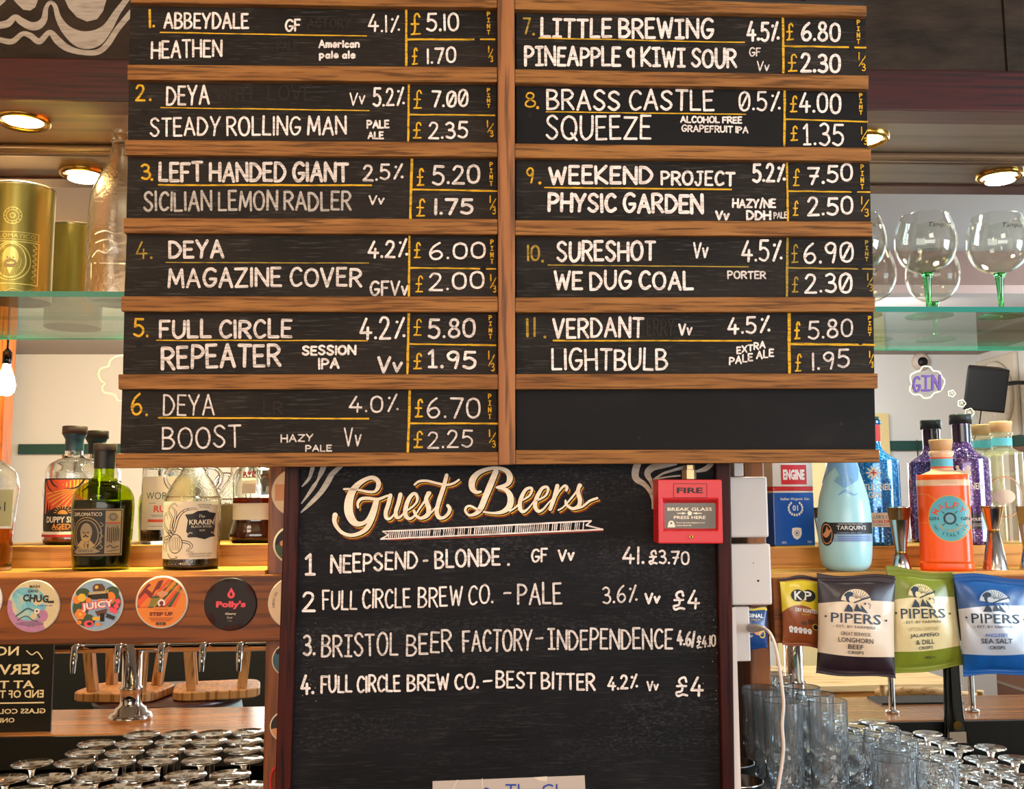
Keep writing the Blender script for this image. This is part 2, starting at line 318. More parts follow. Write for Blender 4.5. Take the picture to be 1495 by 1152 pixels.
class D:                                               # prints flat shapes through fn(u, v, off)
    def __init__(s, fn, base=.0004, step=.00006): s.fn = fn; s.mb = MB(); s.off = base; s.step = step
    def up(s, k=1): s.off += s.step*k; return s
    slice = None
    def put(s, vs, fs, mi):
        if s.slice:
            for f in fs:
                p = [vs[i] for i in f]; w = s.slice; lo, hi = math.floor(min(q[0] for q in p)/w), math.ceil(max(q[0] for q in p)/w)
                for k in range(lo, max(hi, lo+1)):
                    q = s.clip(s.clip(p, k*w, 1), (k+1)*w, -1) if hi-lo > 1 else p
                    if len(q) > 2: s.mb.add([s.fn(u, v, s.off) for u, v in q], [tuple(range(len(q)))], mi)
            return
        s.mb.add([s.fn(u, v, s.off) for u, v in vs], fs, mi)
    @staticmethod
    def clip(p, c, sg):
        out = []
        for a, b in zip(p, p[1:]+p[:1]):
            da, db = (a[0]-c)*sg, (b[0]-c)*sg
            if da >= 0: out.append(a)
            if da*db < 0: t = da/(da-db); out.append((a[0]+(b[0]-a[0])*t, a[1]+(b[1]-a[1])*t))
        return out
    def poly(s, pts, mi): s.put(pts, [tuple(range(len(pts)))], mi); return s.up()
    def rect(s, u0, v0, u1, v1, mi, nu=1, nv=1):
        if s.slice: nu = max(nu, math.ceil(abs(u1-u0)/s.slice)); nv = max(nv, math.ceil(abs(v1-v0)/s.slice))
        vs = [(u0+(u1-u0)*i/nu, v0+(v1-v0)*j/nv) for j in range(nv+1) for i in range(nu+1)]
        s.put(vs, [(j*(nu+1)+i, j*(nu+1)+i+1, (j+1)*(nu+1)+i+1, (j+1)*(nu+1)+i) for j in range(nv) for i in range(nu)], mi); return s.up()
    def disc(s, u, v, r, mi, ry=None, n=28, a0=0, a1=360, rings=3, r0=0):
        ry = ry or r; vs = []; fs = []; full = abs(a1-a0) >= 360; m = n if full else n+1
        for j in range(rings+1):
            t = r0+(1-r0)*j/rings
            for k in range(m):
                a = math.radians(a0+(a1-a0)*k/n); vs.append((u+r*t*math.cos(a), v+ry*t*math.sin(a)))
        for j in range(rings):
            for k in range(n):
                k2 = (k+1) % m; fs.append((j*m+k, j*m+k2, (j+1)*m+k2, (j+1)*m+k))
        s.put(vs, fs, mi); return s.up()
    def ring(s, u, v, r, w, mi, **k): return s.disc(u, v, r, mi, r0=(r-w)/r, rings=1, **k)
    def stroke(s, pts, w, mi, smooth=False, caps=True, n=6):
        if len(pts) == 1: s.disc(pts[0][0], pts[0][1], (w if not isinstance(w, (list, tuple)) else w[0])*.62, mi, n=10, rings=1); return s
        ws = list(w) if isinstance(w, (list, tuple)) else [w]*len(pts)
        if smooth:
            q = catmull([(p[0], p[1], x) for p, x in zip(pts, ws)], n); pts = [(a[0], a[1]) for a in q]; ws = [a[2] for a in q]
        # split at sharp corners
        seg = [0]
        for i in range(1, len(pts)-1):
            ax, ay = pts[i][0]-pts[i-1][0], pts[i][1]-pts[i-1][1]; bx, by = pts[i+1][0]-pts[i][0], pts[i+1][1]-pts[i][1]
            la, lb = math.hypot(ax, ay) or 1, math.hypot(bx, by) or 1
            if (ax*bx+ay*by)/(la*lb) < .45: seg.append(i)
        seg.append(len(pts)-1)
        for a, b in zip(seg, seg[1:]):
            s._strip(pts[a:b+1], ws[a:b+1], mi, caps)
            s.up(.15)
        return s
    def _strip(s, pts, ws, mi, caps):
        vs = []; fs = []; m = len(pts)
        for i, p in enumerate(pts):
            q0, q1 = pts[max(i-1, 0)], pts[min(i+1, m-1)]
            dx, dy = q1[0]-q0[0], q1[1]-q0[1]; l = math.hypot(dx, dy) or 1; h = ws[i]/2
            vs += [(p[0]-dy/l*h, p[1]+dx/l*h), (p[0]+dy/l*h, p[1]-dx/l*h)]
        for i in range(m-1): fs.append((2*i, 2*i+1, 2*i+3, 2*i+2))
        if caps:
            for e in (0, m-1):
                q0, q1 = (pts[1], pts[0]) if e == 0 else (pts[-2], pts[-1])
                a = math.atan2(q1[1]-q0[1], q1[0]-q0[0]); h = ws[e]/2; b = len(vs)
                for k in range(7):
                    t = a-PI/2+PI*k/6; vs.append((pts[e][0]+math.cos(t)*h, pts[e][1]+math.sin(t)*h))
                fs.append(tuple(range(b, b+7)))
        s.put(vs, fs, mi)
    def text(s, tx, u, v, h, mi, w=None, bold=0, rot=0, shear=0, sy=1, flip=1):   # centred, h = height of the inked box
        vs, fs = ftext(tx, bold)
        if not vs: return s
        xs = [a for a, b in vs]; ys = [b for a, b in vs]; x0, x1, y0, y1 = min(xs), max(xs), min(ys), max(ys)
        k = h/(y1-y0); kx = k if w is None else w/(x1-x0); ca, sa = math.cos(rot), math.sin(rot); out = []
        for a, b in vs:
            p, q = (a-(x0+x1)/2)*kx*flip, (b-(y0+y1)/2)*k; p += shear*q; out.append((u+p*ca-q*sa, v+sy*(p*sa+q*ca)))
        s.put(out, fs, mi); return s.up()
    def arctext(s, tx, u, v, r, a0, a1, h, mi, bold=0, w=None, inward=False):
        n = len(tx)
        for i, ch in enumerate(tx):
            if ch == ' ': continue
            a = math.radians(a0+(a1-a0)*(i/(n-1) if n > 1 else .5))
            s.text(ch, u+r*math.cos(a), v+r*math.sin(a), h, mi, w=w*.22 if w and ch in 'Il1' else w, bold=bold, rot=(a+PI/2 if inward else a-PI/2))
        return s
    def build(s, name, mats, parent): return s.mb.build(name, mats, parent)

GL = {'A': (.76, '0,0 .5,1 1,0;.2,.36 .82,.36'), 'B': (.66, '0,0 0,1;~0,1 .6,.97 .85,.78 .55,.55 0,.52;~0,.52 .65,.5 1,.27 .65,.03 0,0'),
 'C': (.66, '~1,.86 .7,1 .28,.9 .03,.5 .22,.1 .6,0 1,.13'), 'D': (.72, '0,0 0,1;~0,1 .55,.93 1,.5 .6,.06 0,0'), 'E': (.56, '.95,1 0,1 0,0 1,0;0,.52 .8,.52'),
 'F': (.56, '0,0 0,1 1,1;0,.52 .78,.52'), 'G': (.76, '~.95,.88 .65,1 .25,.9 .02,.48 .25,.06 .65,.02 .96,.25 .97,.42;.55,.42 1,.42'), 'H': (.7, '0,0 0,1;1,0 1,1;0,.5 1,.5'),
 'I': (.04, '.5,0 .5,1'), 'Î': (.5, '.5,0 .5,1;0,1 1,1;0,0 1,0'), 'J': (.6, '~.7,1 .7,.3 .5,.02 .2,.02 0,.22;.3,1 1,1'), 'K': (.68, '0,0 0,1;.95,1 .04,.45 1,0'), 'L': (.55, '0,1 0,0 1,0'),
 'M': (.9, '0,0 .1,1 .5,.2 .9,1 1,0'), 'N': (.74, '0,0 0,1 1,0 1,1'), 'O': (.78, '~.5,1 .15,.85 0,.5 .15,.13 .5,0 .85,.13 1,.5 .85,.87 .5,1'), 'P': (.62, '0,0 0,1;~0,1 .65,.97 1,.74 .65,.5 0,.46'),
 'Q': (.85, '~.5,1 .15,.85 0,.5 .15,.13 .5,0 .85,.13 1,.5 .85,.87 .5,1;.65,.25 1,-.05'), 'R': (.66, '0,0 0,1;~0,1 .65,.98 .95,.75 .6,.52 0,.48;.4,.48 1,0'),
 'S': (.64, '~.95,.86 .6,1 .2,.93 .08,.74 .35,.56 .75,.42 .95,.22 .65,.02 .3,.02 0,.16'), 'T': (.66, '0,1 1,1;.5,1 .5,0'), 'U': (.68, '~0,1 0,.3 .25,.02 .55,0 .9,.18 1,.45 1,1'),
 'V': (.72, '0,1 .45,0 1,1'), 'W': (.98, '0,1 .25,0 .5,.8 .75,0 1,1'), 'X': (.68, '0,0 1,1;0,1 1,0'), 'Y': (.7, '0,1 .5,.45 1,1;.5,.45 .4,0'), 'Z': (.7, '0,1 1,1 0,0 1,0'),
 '0': (.66, '~.5,1 .12,.85 0,.5 .12,.13 .5,0 .88,.13 1,.5 .88,.87 .5,1'), 'Ø': (.7, '~.5,1 .12,.85 0,.5 .12,.13 .5,0 .88,.13 1,.5 .88,.87 .5,1;.15,.1 .85,.9'), '1': (.05, '.5,0 .5,1'), '¹': (.4, '0,.8 .5,1 .5,0;0,0 1,0'),
 '2': (.64, '~.05,.8 .3,1 .75,.95 .85,.7 .5,.35 0,.0;0,0 1,0'), '3': (.6, '~.05,.9 .45,1 .85,.85 .75,.6 .35,.52;~.35,.52 .85,.45 1,.2 .6,.0 .05,.08'), '4': (.68, '.55,1 0,.3 1,.3;.7,.55 .66,0'),
 '5': (.62, '.95,1 .15,1 .08,.56;~.08,.56 .5,.64 .95,.45 .9,.15 .5,0 0,.1'), '6': (.64, '~.8,1 .3,.75 .03,.35 .25,.03 .7,.02 .98,.25 .75,.48 .35,.46 .08,.3'), '7': (.62, '0,1 1,1 .35,0'), '⁊': (.66, '0,1 1,1 .35,0;.2,.5 .9,.5'),
 '8': (.62, '~.5,.54 .12,.72 .25,.96 .6,1 .85,.85 .75,.65 .5,.54 .1,.36 .05,.12 .45,0 .9,.1 .95,.35 .5,.54'), '9': (.62, '~.9,.75 .6,.5 .2,.55 .05,.8 .4,1 .8,.95 .92,.75 .85,.35 .7,0'),
 '.': (.06, '.5,.04'), '%': (.72, '.15,0 .85,1;.25,.8;.9,.12'), '&': (.6, '~1,.0 .5,.45 .15,.75 .4,1 .75,.85 .5,.55 .05,.25 .3,.0 .7,.05 .95,.4'), '§': (.55, '~.9,.62 .9,.92 .5,1 .1,.85 .3,.6 .9,.55;.9,.62 .9,-.05'),
 '/': (.3, '0,-.1 1,1.1'), '-': (.5, '0,.5 1,.5'), "'": (.1, '.5,1 .4,.8'), '£': (.62, '~.98,.84 .75,1 .45,.9 .42,.6 .45,.3 .3,.05 .05,.0;.05,.5 .85,.5;.05,0 1,.02'), '₤': (.7, '~.9,.75 .75,1 .35,.9 .3,.7 .6,.5;.1,.48 .9,.5;~.6,.5 .5,.2 .05,.1 .2,-.1 .6,0 1,-.05'),
 'v': (.5, '0,.58 .4,0 1,.62'), 'a': (.5, '~.9,.5 .4,.58 .05,.3 .3,0 .7,.08 .9,.4;.9,.58 .95,0'), 'c': (.45, '~.95,.5 .5,.6 .05,.3 .4,0 1,.1'), 'e': (.48, '~.05,.3 .95,.34 .75,.58 .35,.58 .05,.3 .35,0 .95,.1'),
 'i': (.05, '.5,.55 .5,0;.5,.85'), 'l': (.05, '.5,1 .5,0'), 'm': (.7, '0,.58 0,0;~0,.4 .25,.58 .5,.45 .5,0;~.5,.4 .75,.58 1,.45 1,0'), 'n': (.48, '0,.58 0,0;~0,.4 .5,.6 .95,.45 1,0'), 'o': (.5, '~.5,.58 .05,.3 .5,0 .95,.3 .5,.58'),
 'p': (.5, '0,.58 0,-.4;~0,.5 .5,.6 .95,.3 .5,.0 0,.08'), 'r': (.4, '0,.58 0,0;~0,.35 .4,.58 1,.52'), 'd': (.5, '1,1 1,0;~1,.5 .5,.6 .05,.3 .5,0 1,.1')}
CROP = {1: (0, 0, .2952), 2: (380, 0, .2952), 3: (740, 0, .2952), 4: (1095, 0, .2952), 5: (0, 330, .2952), 6: (380, 330, .2952), 7: (740, 330, .2952), 8: (1095, 330, .2952),
 9: (400, 660, .22742), 10: (720, 660, .2408), 11: (400, 880, .23611), 12: (720, 880, .24749), 13: (475, 680, .14716), 14: (665, 680, .14716), 15: (430, 675, .08682), 16: (900, 670, .1204)}
def cp(k, x, y): o = CROP[k]; return (o[0]+x*o[2], o[1]+y*o[2])
rl = random.Random(3)
def glyphs(d, tx, xl, yl, xr, yr, h, st, mi, jit=1):   # hand lettering between two baseline points (px)
    if st > 3.6: st *= .84
    gap = .26; tot = 0; pos = []
    for i, ch in enumerate(tx):
        if ch == ' ': tot += .36; continue
        w = GL[ch][0]; pos.append((ch, tot, w)); tot += w+gap
    tot -= gap; x0, x1 = xl+st/2, xr-st/2
    if tot*h < 1e-6: tot = 1e-6
    kx = (x1-x0)/tot if tot > .1 else 1
    hh = h-st
    for ch, p, w in pos:
        a = rl.uniform(-.03, .03)*jit; sc = 1+rl.uniform(-.05, .05)*jit; dv = rl.uniform(-.025, .025)*jit*h
        t0 = (p+w/2)/tot if tot > .1 else .5
        cx = x0+(p+w/2)*kx if tot > .1 else (xl+xr)/2; by = yl+(yr-yl)*t0-st/2+dv
        ww = w*kx if tot > .1 else 0
        if ch in '¹': ww = max(ww, 0)
        for s in GL[ch][1].split(';'):
            sm = s[0] == '~'; pts = []
            for q in s.lstrip('~').split(' '):
                u, v = [float(e) for e in q.split(',')]
                X, Y = (u-.5)*ww, v*hh*sc; pts.append((cx+X*math.cos(a)+Y*math.sin(a), by-Y*math.cos(a)+X*math.sin(a)))
            d.stroke(pts, st*rl.uniform(.92, 1.08), mi, sm, True, 5)
            d.up(.4)
def run(d, k, tx, xl, yl, xr, yr, h, st, mi, k2=None, jit=1):
    s = CROP[k][2]; a = cp(k, xl, yl); b = cp(k2 or k, xr, yr); glyphs(d, tx, a[0], a[1], b[0], b[1], h*s, st*s, mi, jit)
def line(d, k, x0, y0, x1, y1, th, mi, k2=None):
    a = cp(k, x0, y0); b = cp(k2 or k, x1, y1); s = CROP[k][2]; n = 7; j = rl
    pts = [(a[0]+(b[0]-a[0])*i/n+j.uniform(-.25, .25), a[1]+(b[1]-a[1])*i/n+j.uniform(-.25, .25)) for i in range(n+1)]
    d.stroke(pts, [th*s*j.uniform(.8, 1.15) for _ in pts], mi, False, True)
# ================================================================ THE ROOM (most of it is seen only in the mirror)
ZT = .93                                              # back counter top
XL, XR, YB, YW, ZH = -3.6, 3.55, -2.9, 2.06, 2.65
def sbox(name, x0, x1, y0, y1, z0, z1, m):
    return struct(MB().box(x0, x1, y0, y1, z0, z1).build(name, m))
sbox('floor', XL-.1, XR+.1, YB-.1, YW+.1, -.1, 0, 'floor_wood')
sbox('ceiling', XL-.1, XR+.1, YB-.1, YW+.1, ZH, ZH+.1, 'ceiling_paint')
sbox('wall_front', XL-.1, XR+.1, YW, YW+.1, 0, ZH, 'wall_cream')
w = MB().box(XL-.1, -1.45, YB-.1, YB, 0, ZH).box(1.65, XR+.1, YB-.1, YB, 0, ZH).box(-1.45, 1.65, YB-.1, YB, 0, 1.1).box(-1.45, 1.65, YB-.1, YB, 2.4, ZH)
struct(w.build('wall_back', 'wall_cool'))
wf = MB()
for x0, x1, z0, z1 in ((-1.45, -1.4, 1.1, 2.4), (1.6, 1.65, 1.1, 2.4), (-1.45, 1.65, 1.1, 1.15), (-1.45, 1.65, 2.35, 2.4), (.08, .12, 1.1, 2.4)): wf.box(x0, x1, YB-.09, YB+.01, z0, z1)
struct(wf.build('added_window_2', 'white_plastic'))  # added window, kept out of the mirror's view, opened for frontal light
sbox('wall_left', XL-.1, XL, YB, YW, 0, ZH, 'wall_cream')
w = MB().box(XR, XR+.1, YB, -.65, 0, ZH).box(XR, XR+.1, .85, YW, 0, ZH).box(XR, XR+.1, -.65, .85, 0, 1.1).box(XR, XR+.1, -.65, .85, 2.4, ZH)
struct(w.build('wall_right', 'wall_cool'))
wf = MB()
for y0, y1, z0, z1 in ((-.65, -.6, 1.1, 2.4), (.8, .85, 1.1, 2.4), (-.65, .85, 1.1, 1.15), (-.65, .85, 2.35, 2.4), (.08, .12, 1.1, 2.4)): wf.box(XR-.01, XR+.09, y0, y1, z0, z1)
struct(wf.build('window_1', 'white_plastic'))
struct(MB().box(-2.9, -1.47, YB, YB+.03, 1.99, 2.055).box(1.67, XR, YB, YB+.03, 1.99, 2.055).build('trim_1', 'rail_green'))
sbox('trim_2', XR-.03, XR, YB+.03, -.7, 1.99, 2.055, 'rail_green')
sbox('trim_3', -2.9, 2.0, YB, YB+.025, 0, .78, 'wainscot')
sbox('trim_4', XR-.02, XR, YB+.03, -.7, 0.0, 1.99, 'brickwork')
sbox('trim_5', XL, XR, -.22, -.06, 2.51, ZH, 'beam_paint')
sbox('door_1', 2.06, 2.87, YB, YB+.06, 0, 2.24, 'door_cream')
sbox('door_2', XL+.02, -2.95, YB, YB+.06, 0, 1.86, 'door_blue')

# ---- canopy above the bar
pS = atY(0, 146, 1.735); ZSOF = pS.z
struct(MB().box(XL, XR, 1.755, YW, ZSOF+.077, ZH).build('wall_upper', 'wall_black'))
cn = thing('bar_canopy', 'dark red panelled canopy running above the mirrored back bar, with a glossy brown wooden underside', 'canopy', (0, 1.85, ZSOF))
MB().box(XL, XR, 1.735, 1.80, ZSOF, ZSOF+.077).build('fascia', 'fascia_maroon', cn, .003)['label'] = 'dark red varnished front board'
MB().box(XL, .05, 1.80, 2.0, ZSOF+.004, ZSOF+.05).build('soffit', 'soffit_wood', cn)
MB().box(.05, XR, 1.80, 2.0, ZSOF+.004, ZSOF+.05).build('soffit', 'soffit_right', cn)
cm = MB()
for y, z, r in ((1.966, ZSOF-.003, .008),): cm.tube([(XL, y, z), (XR, y, z)], r, 10)
cm.box(XL, XR, 1.968, 1.985, ZSOF-.012, ZSOF+.004); cm.build('cornice', 'soffit_wood', cn)
# painted drips on the black wall above the canopy
wu = bpy.data.objects['wall_upper']
def fw(u, v, off): d = ray(u, v); t = (1.755-off)/d.y; return CP+d*t
d = D(fw)
def c1(pts): return [cp(1, *p) for p in pts]
d.stroke(c1([(-40, 190), (0, 197), (60, 205), (110, 168), (150, 176), (195, 205), (245, 160), (285, 200), (330, 236), (400, 258), (480, 258), (530, 220), (580, 145), (650, 60)]),
         [v*.2952 for v in (26, 26, 28, 24, 28, 30, 26, 38, 34, 26, 28, 30, 28, 30)], 0, True)
d.stroke(c1([(-40, 130), (0, 125), (40, 115), (75, 85), (105, 105), (150, 128), (190, 125), (218, 95), (228, 40), (248, 12), (272, 30), (290, 90), (330, 150), (400, 195), (470, 190), (530, 140), (580, 60), (640, -20)]),
         [v*.2952 for v in (36, 36, 36, 28, 36, 40, 40, 32, 22, 18, 22, 30, 50, 84, 84, 50, 34, 26)], 0, True)
d.poly(c1([(312, -20), (340, 40), (380, 85), (430, 107), (480, 95), (510, 55), (532, -20)]), 0)
d.poly(c1([(50, -20), (85, 20), (115, 48), (150, 52), (175, 35), (195, -20)]), 0); d.poly(c1([(-40, 35), (0, 30), (25, 8), (40, -20), (-40, -20)]), 0)
d.build('painted_mural', ['mural_grey'], wu)['label'] = 'grey dripping swirls painted on the black wall'
d = D(fw)
def c4(pts): return [cp(4, *p) for p in pts]
pl = MB()
for x0, x1 in ((.62, .985), (.99, 1.6)): pl.box(x0, x1, 1.75, 1.758, ZSOF+.079, ZH)
pl.build('plank', 'wall_black', wu)
d.stroke(c4([(970, 90), (985, 170), (1000, 250), (1010, 330)]), [8, 16, 15, 12], 0, True); d.stroke(c4([(1235, 20), (1225, 200), (1215, 345)]), [1.5, 3, 3], 0)
d.build('bare_patch', ['soffit_right'], wu)['label'] = 'worn brown patch in the black paint'

# ---- mirror, with painted thought clouds
mr = thing('bar_mirror', 'large mirror behind the shelves reflecting the room, with painted thought clouds', 'mirror', (0, MY, ZT))
MB().box(-1.75, 1.75, MY, MY+.012, ZT, ZSOF-.013).build('mirror_glass', 'mirror_silver', mr)
def fm(u, v, off): d = ray(u, v); return CP+d*((MY-off)/d.y)
d = D(fm, .0008)
cl = [(1331, 561), (1329, 549), (1337, 543), (1343, 541), (1348, 535), (1358, 536), (1362, 541), (1371, 543), (1375, 550), (1379, 556), (1377, 565), (1372, 571), (1364, 574), (1358, 580), (1349, 581), (1343, 576), (1334, 576), (1328, 569), (1331, 561)]
d.stroke(cl, 2.0, 0, True)
for cx, cy, r in ((1389.5, 574.5, 5), (1404, 589, 5.5), (1415.5, 602.5, 6.5)):
    q = [(cx+(r+.5*math.cos(5*a))*math.cos(a), cy+(r*.9+.5*math.cos(5*a))*math.sin(a)) for a in [k*PI/15 for k in range(31)]]; d.stroke(q, 1.5, 0, True); d.stroke([(cx-2, cy+1), (cx, cy-2), (cx+2, cy+1)], .9, 0, True)
d.build('thought_cloud', ['cream_print'], mr)
d = D(fm, .0010); glyphs(d, 'G', 1332, 573, 1345, 573, 24, 3.4, 0, 0); glyphs(d, 'Î', 1345, 572, 1359, 571, 24, 3.2, 0, 0); glyphs(d, 'N', 1360, 571, 1374, 570, 24, 3.6, 0, 0)
P('gin_purple', '#5a3585', .7); d.build('gin_lettering', ['gin_purple'], mr)['label'] = 'purple lettering inside the painted cloud'
d = D(fm, .0008)
d.stroke([(200, 516), (186, 520), (178, 519), (168, 521), (161, 527), (158, 535), (148, 538), (144, 546), (148, 556), (153, 560), (149, 566), (152, 573), (160, 574), (168, 577), (172, 584), (182, 586), (200, 590)], 2.2, 0, True)
d.build('thought_cloud', ['cream_print'], mr)

# ---- back counter, shelves, posts
bc = MB().box(-1.75, 1.75, 1.40, MY, ZT-.05, ZT).box(-1.75, 1.75, 1.46, MY, 0, ZT-.05).build('back_counter', 'counter_dark')
tag(bc, 'dark back counter under the chalkboards, crowded with upturned and standing glasses', 'counter')
XPL0, XPL1 = atY(386.5, 1000, 1.75).x, atY(386.5, 1000, 1.75).x+.10
XPR0, XPR1 = atY(1086, 690, 1.75).x, atY(1116, 690, 1.75).x
lp = tag(MB().box(XPL0, XPL1, 1.75, 1.945, ZT, ZSOF-.0005).build('timber_post', 'post_wood', None, .003), 'orange-brown timber post left of the Guest Beers board, with round badges up it', 'post')
rp = tag(MB().box(XPR0, XPR1, 1.75, 1.945, ZT, ZSOF-.0005).build('timber_post', 'post_wood', None, .003), 'orange-brown timber post behind the white electrical boxes', 'post')
ZS = atY(200, 834.5, 1.735).z; ZR = atY(200, 795.5, 1.868).z; ZSR = atY(1250, 836, 1.735).z; ZRR = atY(1250, 797.5, 1.868).z
def shelf(x0, x1, bx1, label, ZS, ZR):
    t = thing('bottle_shelf', label, 'shelf', ((x0+x1)/2, 1.85, ZS))
    MB().box(x0, x1, 1.735, MY-.002, ZS-.007, ZS).build('plank', 'pine', t)
    MB().box(x0, x1, 1.868, MY-.002, ZS, ZR).build('riser', 'pine', t, .002)['label'] = 'raised pine step at the back of the shelf'
    MB().box(x0, bx1, 1.724, 1.7495, ZS-.114, ZS-.007).build('front_beam', 'beam_wood', t, .002)
    return t
shelf(-1.6, XPL0-.0005, XPL1, 'left orange pine spirits shelf whose front beam carries the beer badges', ZS, ZR)
shelf(XPR1+.0005, 1.6, 1.6, 'right orange pine spirits shelf whose front beam carries the crisp packets', ZSR, ZRR)
def gshelf(x0, x1, z, label):
    t = thing('glass_shelf', label, 'glass shelf', ((x0+x1)/2, 1.87, z))
    MB().box(x0, x1, 1.758, MY-.001, z-.008, z).build('pane', 'shelf_glass', t)
    MB().box(x0, x1, 1.7555, 1.758, z-.009, z+.0005).build('front_edge', 'shelf_edge', t)['label'] = 'green polished front edge'
    return t
ZGL = atY(95, 426, 1.757).z; ZGR = atY(1390, 448.5, 1.757).z
gshelf(-1.6, XPL0-.001, ZGL, 'left glass shelf with green edge, under the gold canister and clear bottle')
gshelf(XPR1+.001, 1.6, ZGR, 'right glass shelf with green edge, under the green-stemmed gin glasses')
def downlight(px, py, X=None, lab='', pw=6, col=(1, .78, .48)):
    p = atZ(px, py, ZSOF) if X is None else Vector((X, 1.87, ZSOF))
    t = thing('recessed_downlight', lab, 'downlight', p, 'downlights in the canopy')
    MB().lathe([(.048, .004), (.048, -.003), (.043, -.006), (.034, -.002), (.034, .004)], p, 36).build('bezel', 'brass', t)
    MB().lathe([(0, -.0005), (.0335, -.0005), (.0335, .0035)], p, 28).build('lamp', 'lamp_glow', t)
    l = bpy.data.lights.new('downlight_beam', 'AREA'); l.shape = 'DISK'; l.size = .06; l.energy = pw; l.color = col; l.spread = math.radians(150)
    o = bpy.data.objects.new('downlight_beam', l); C.objects.link(o); o.parent = t; o.location = (0, 0, -.012)
downlight(34, 177, None, 'brass recessed downlight in the canopy at the far left, above the gold canister', 26, (1, .74, .40))
downlight(0, 0, -.40, 'brass recessed downlight in the canopy behind the left half of the menu board', 28, (1, .74, .40))
downlight(1261, 204, None, 'brass recessed downlight in the canopy, half hidden by the right end of the menu board', 9, (1, .86, .66))
downlight(0, 0, 1.15, 'brass recessed downlight at the far right, seen only as a reflection', 9, (1, .88, .7))

# ================================================================ MENU BOARD
bd = thing('menu_board_frame', 'wooden frame of the large beer menu with battens and a central upright', 'menu board', B(740, 683, -.03))
def bquad(q, o0, o1): return [B(x, y, o1) for x, y in q]+[B(x, y, o1)+BN*(o0-o1) for x, y in q]
def bslab(q, o0, o1, mb=None): return (mb or MB()).hexa(bquad(q, o0, o1))        # q: bl, br, tr, tl in px at offset o1
bslab([(178, 680), (1277, 673), (1262, 4), (193, -18)], -.03, -.014).build('backing_panel', 'black', bd)
LB = [(190, -18.5, 726, -11, 3.5, 11), (185.4, 93.9, 726, 97.4, 116, 119.6), (182, 203.7, 726.3, 207.5, 226, 228.8), (180, 318, 726.6, 319.4, 340, 341.8), (176.5, 432.4, 727, 432.7, 454.6, 455.5), (172.4, 546.4, 727.4, 546.4, 568.5, 568.5), (168, 662, 727.7, 660, 683.5, 679.3)]
RB = [(751.3, -9, 1265.6, 8, 13.3, 23), (751.5, 100.4, 1268.6, 109.8, 121, 130), (751.7, 209, 1272, 215.5, 230, 235), (752, 321.2, 1274, 323, 343.3, 344.8), (752.2, 434, 1278, 433.3, 456.3, 455), (752.4, 546, 1282, 545, 568.5, 567), (752.6, 657, 1284.3, 656, 678, 675)]
for b in LB+RB:
    bslab([(b[0], b[4]), (b[2], b[5]), (b[2], b[3]), (b[0], b[1])], -.014, .012).build('batten', 'batten_wood', bd, .0015)
bslab([(728, 679), (752.4, 678), (751.2, -14), (726.2, -14)], -.014, .013).build('upright', 'stile_wood', bd, .0015)
for x in (430, 1040):                                   # arms reaching back to the posts
    p = B(x, 340, -.03); MB().box(p.x-.04, p.x+.04, p.y-.01, 1.75, p.z-.2, p.z+.2).build('mounting_block', 'black', bd)
    MB().box(min(p.x, XPL0 if x < 700 else p.x)-.02, max(p.x, XPR1 if x > 700 else p.x)+.02, 1.70, 1.75, p.z-.1, p.z+.1).build('mounting_block', 'black', bd)

MATS = ['chalk_white', 'chalk_yellow', 'chalk_soft', 'chalk_dim', 'chalk_grey', 'ghost']
Wh, Ye, So, Di, Gr, Gh = range(6)
def bmap(u, v, off): return B(u, v, off)
def slat(q, label, mat='slat_black', holes=()):
    t = thing('beer_chalkboard', label, 'chalkboard', B((q[0][0]+q[1][0])/2, q[0][1], -.006), 'chalk slats of the beer menu')
    bo = bslab(q, -.013, 0).build('board', mat, t, .001)
    for k, x, y in holes:
        p = B(*cp(k, x, y), 0); q0 = MB(); n = 18
        vs = [p+(Vector((1, 0, 0))*math.cos(2*PI*i/n)+BV*math.sin(2*PI*i/n))*.0042 for i in range(n)]
        q0.add([v+BN*.0009 for v in vs], [tuple(range(n))]); q0.add([v+BN*.0009 for v in vs]+[v+BN*-.003 for v in vs], [(i, (i+1) % n, n+(i+1) % n, n+i) for i in range(n)]); q0.build('finger_hole', 'hole', bo)
    return t, D(bmap, .0004, .000006)
def pint(d, k, x, y0, y1, mi):
    for i, ch in enumerate('PÎNT'):
        a = cp(k, x, y0+(y1-y0)*(i+.88)/4); w = 5.2 if ch != 'Î' else 4.6
        glyphs(d, ch, a[0]-w/2, a[1], a[0]+w/2, a[1], (y1-y0)*CROP[k][2]*.2, 1.6, mi, .3)
def third(d, k, x0, x1, y0, y1, mi):
    h = y1-y0; run(d, k, '1', x0, y0+h*.42, x0+8, y0+h*.42, h*.42, 6, mi); line(d, k, x1-2, y0+h*.2, x0+4, y0+h*.72, 5.5, mi); run(d, k, '3', x0+(x1-x0)*.42, y1, x1, y1, h*.42, 6, mi)
def money(d, k, p1, a1, p2, a2, v, hz, Y, pin, thd):
    run(d, k, '£', *a1[0], Y); run(d, k, p1, *a1[1], Wh if len(a1) < 3 else a1[2]); run(d, k, '£', *a2[0], Y); run(d, k, p2, *a2[1], Wh if len(a2) < 3 else a2[2])
    line(d, k, *v, Ye if Y != Di else Di); line(d, k, *hz, Ye if Y != Di else Di); pint(d, k, *pin, Y); third(d, k, *thd, Y)
def LS(i, x0): b, c = LB[i], LB[i+1]; return [(x0[1], c[1]+1), (726, c[3]+1), (725.7, b[5]-1), (x0[0], b[4]-1)]
def RS(i, x1): b, c = RB[i], RB[i+1]; return [(753.5, c[1]+1), (x1[1], c[3]+1), (x1[0], b[5]-1), (753, b[4]-1)]

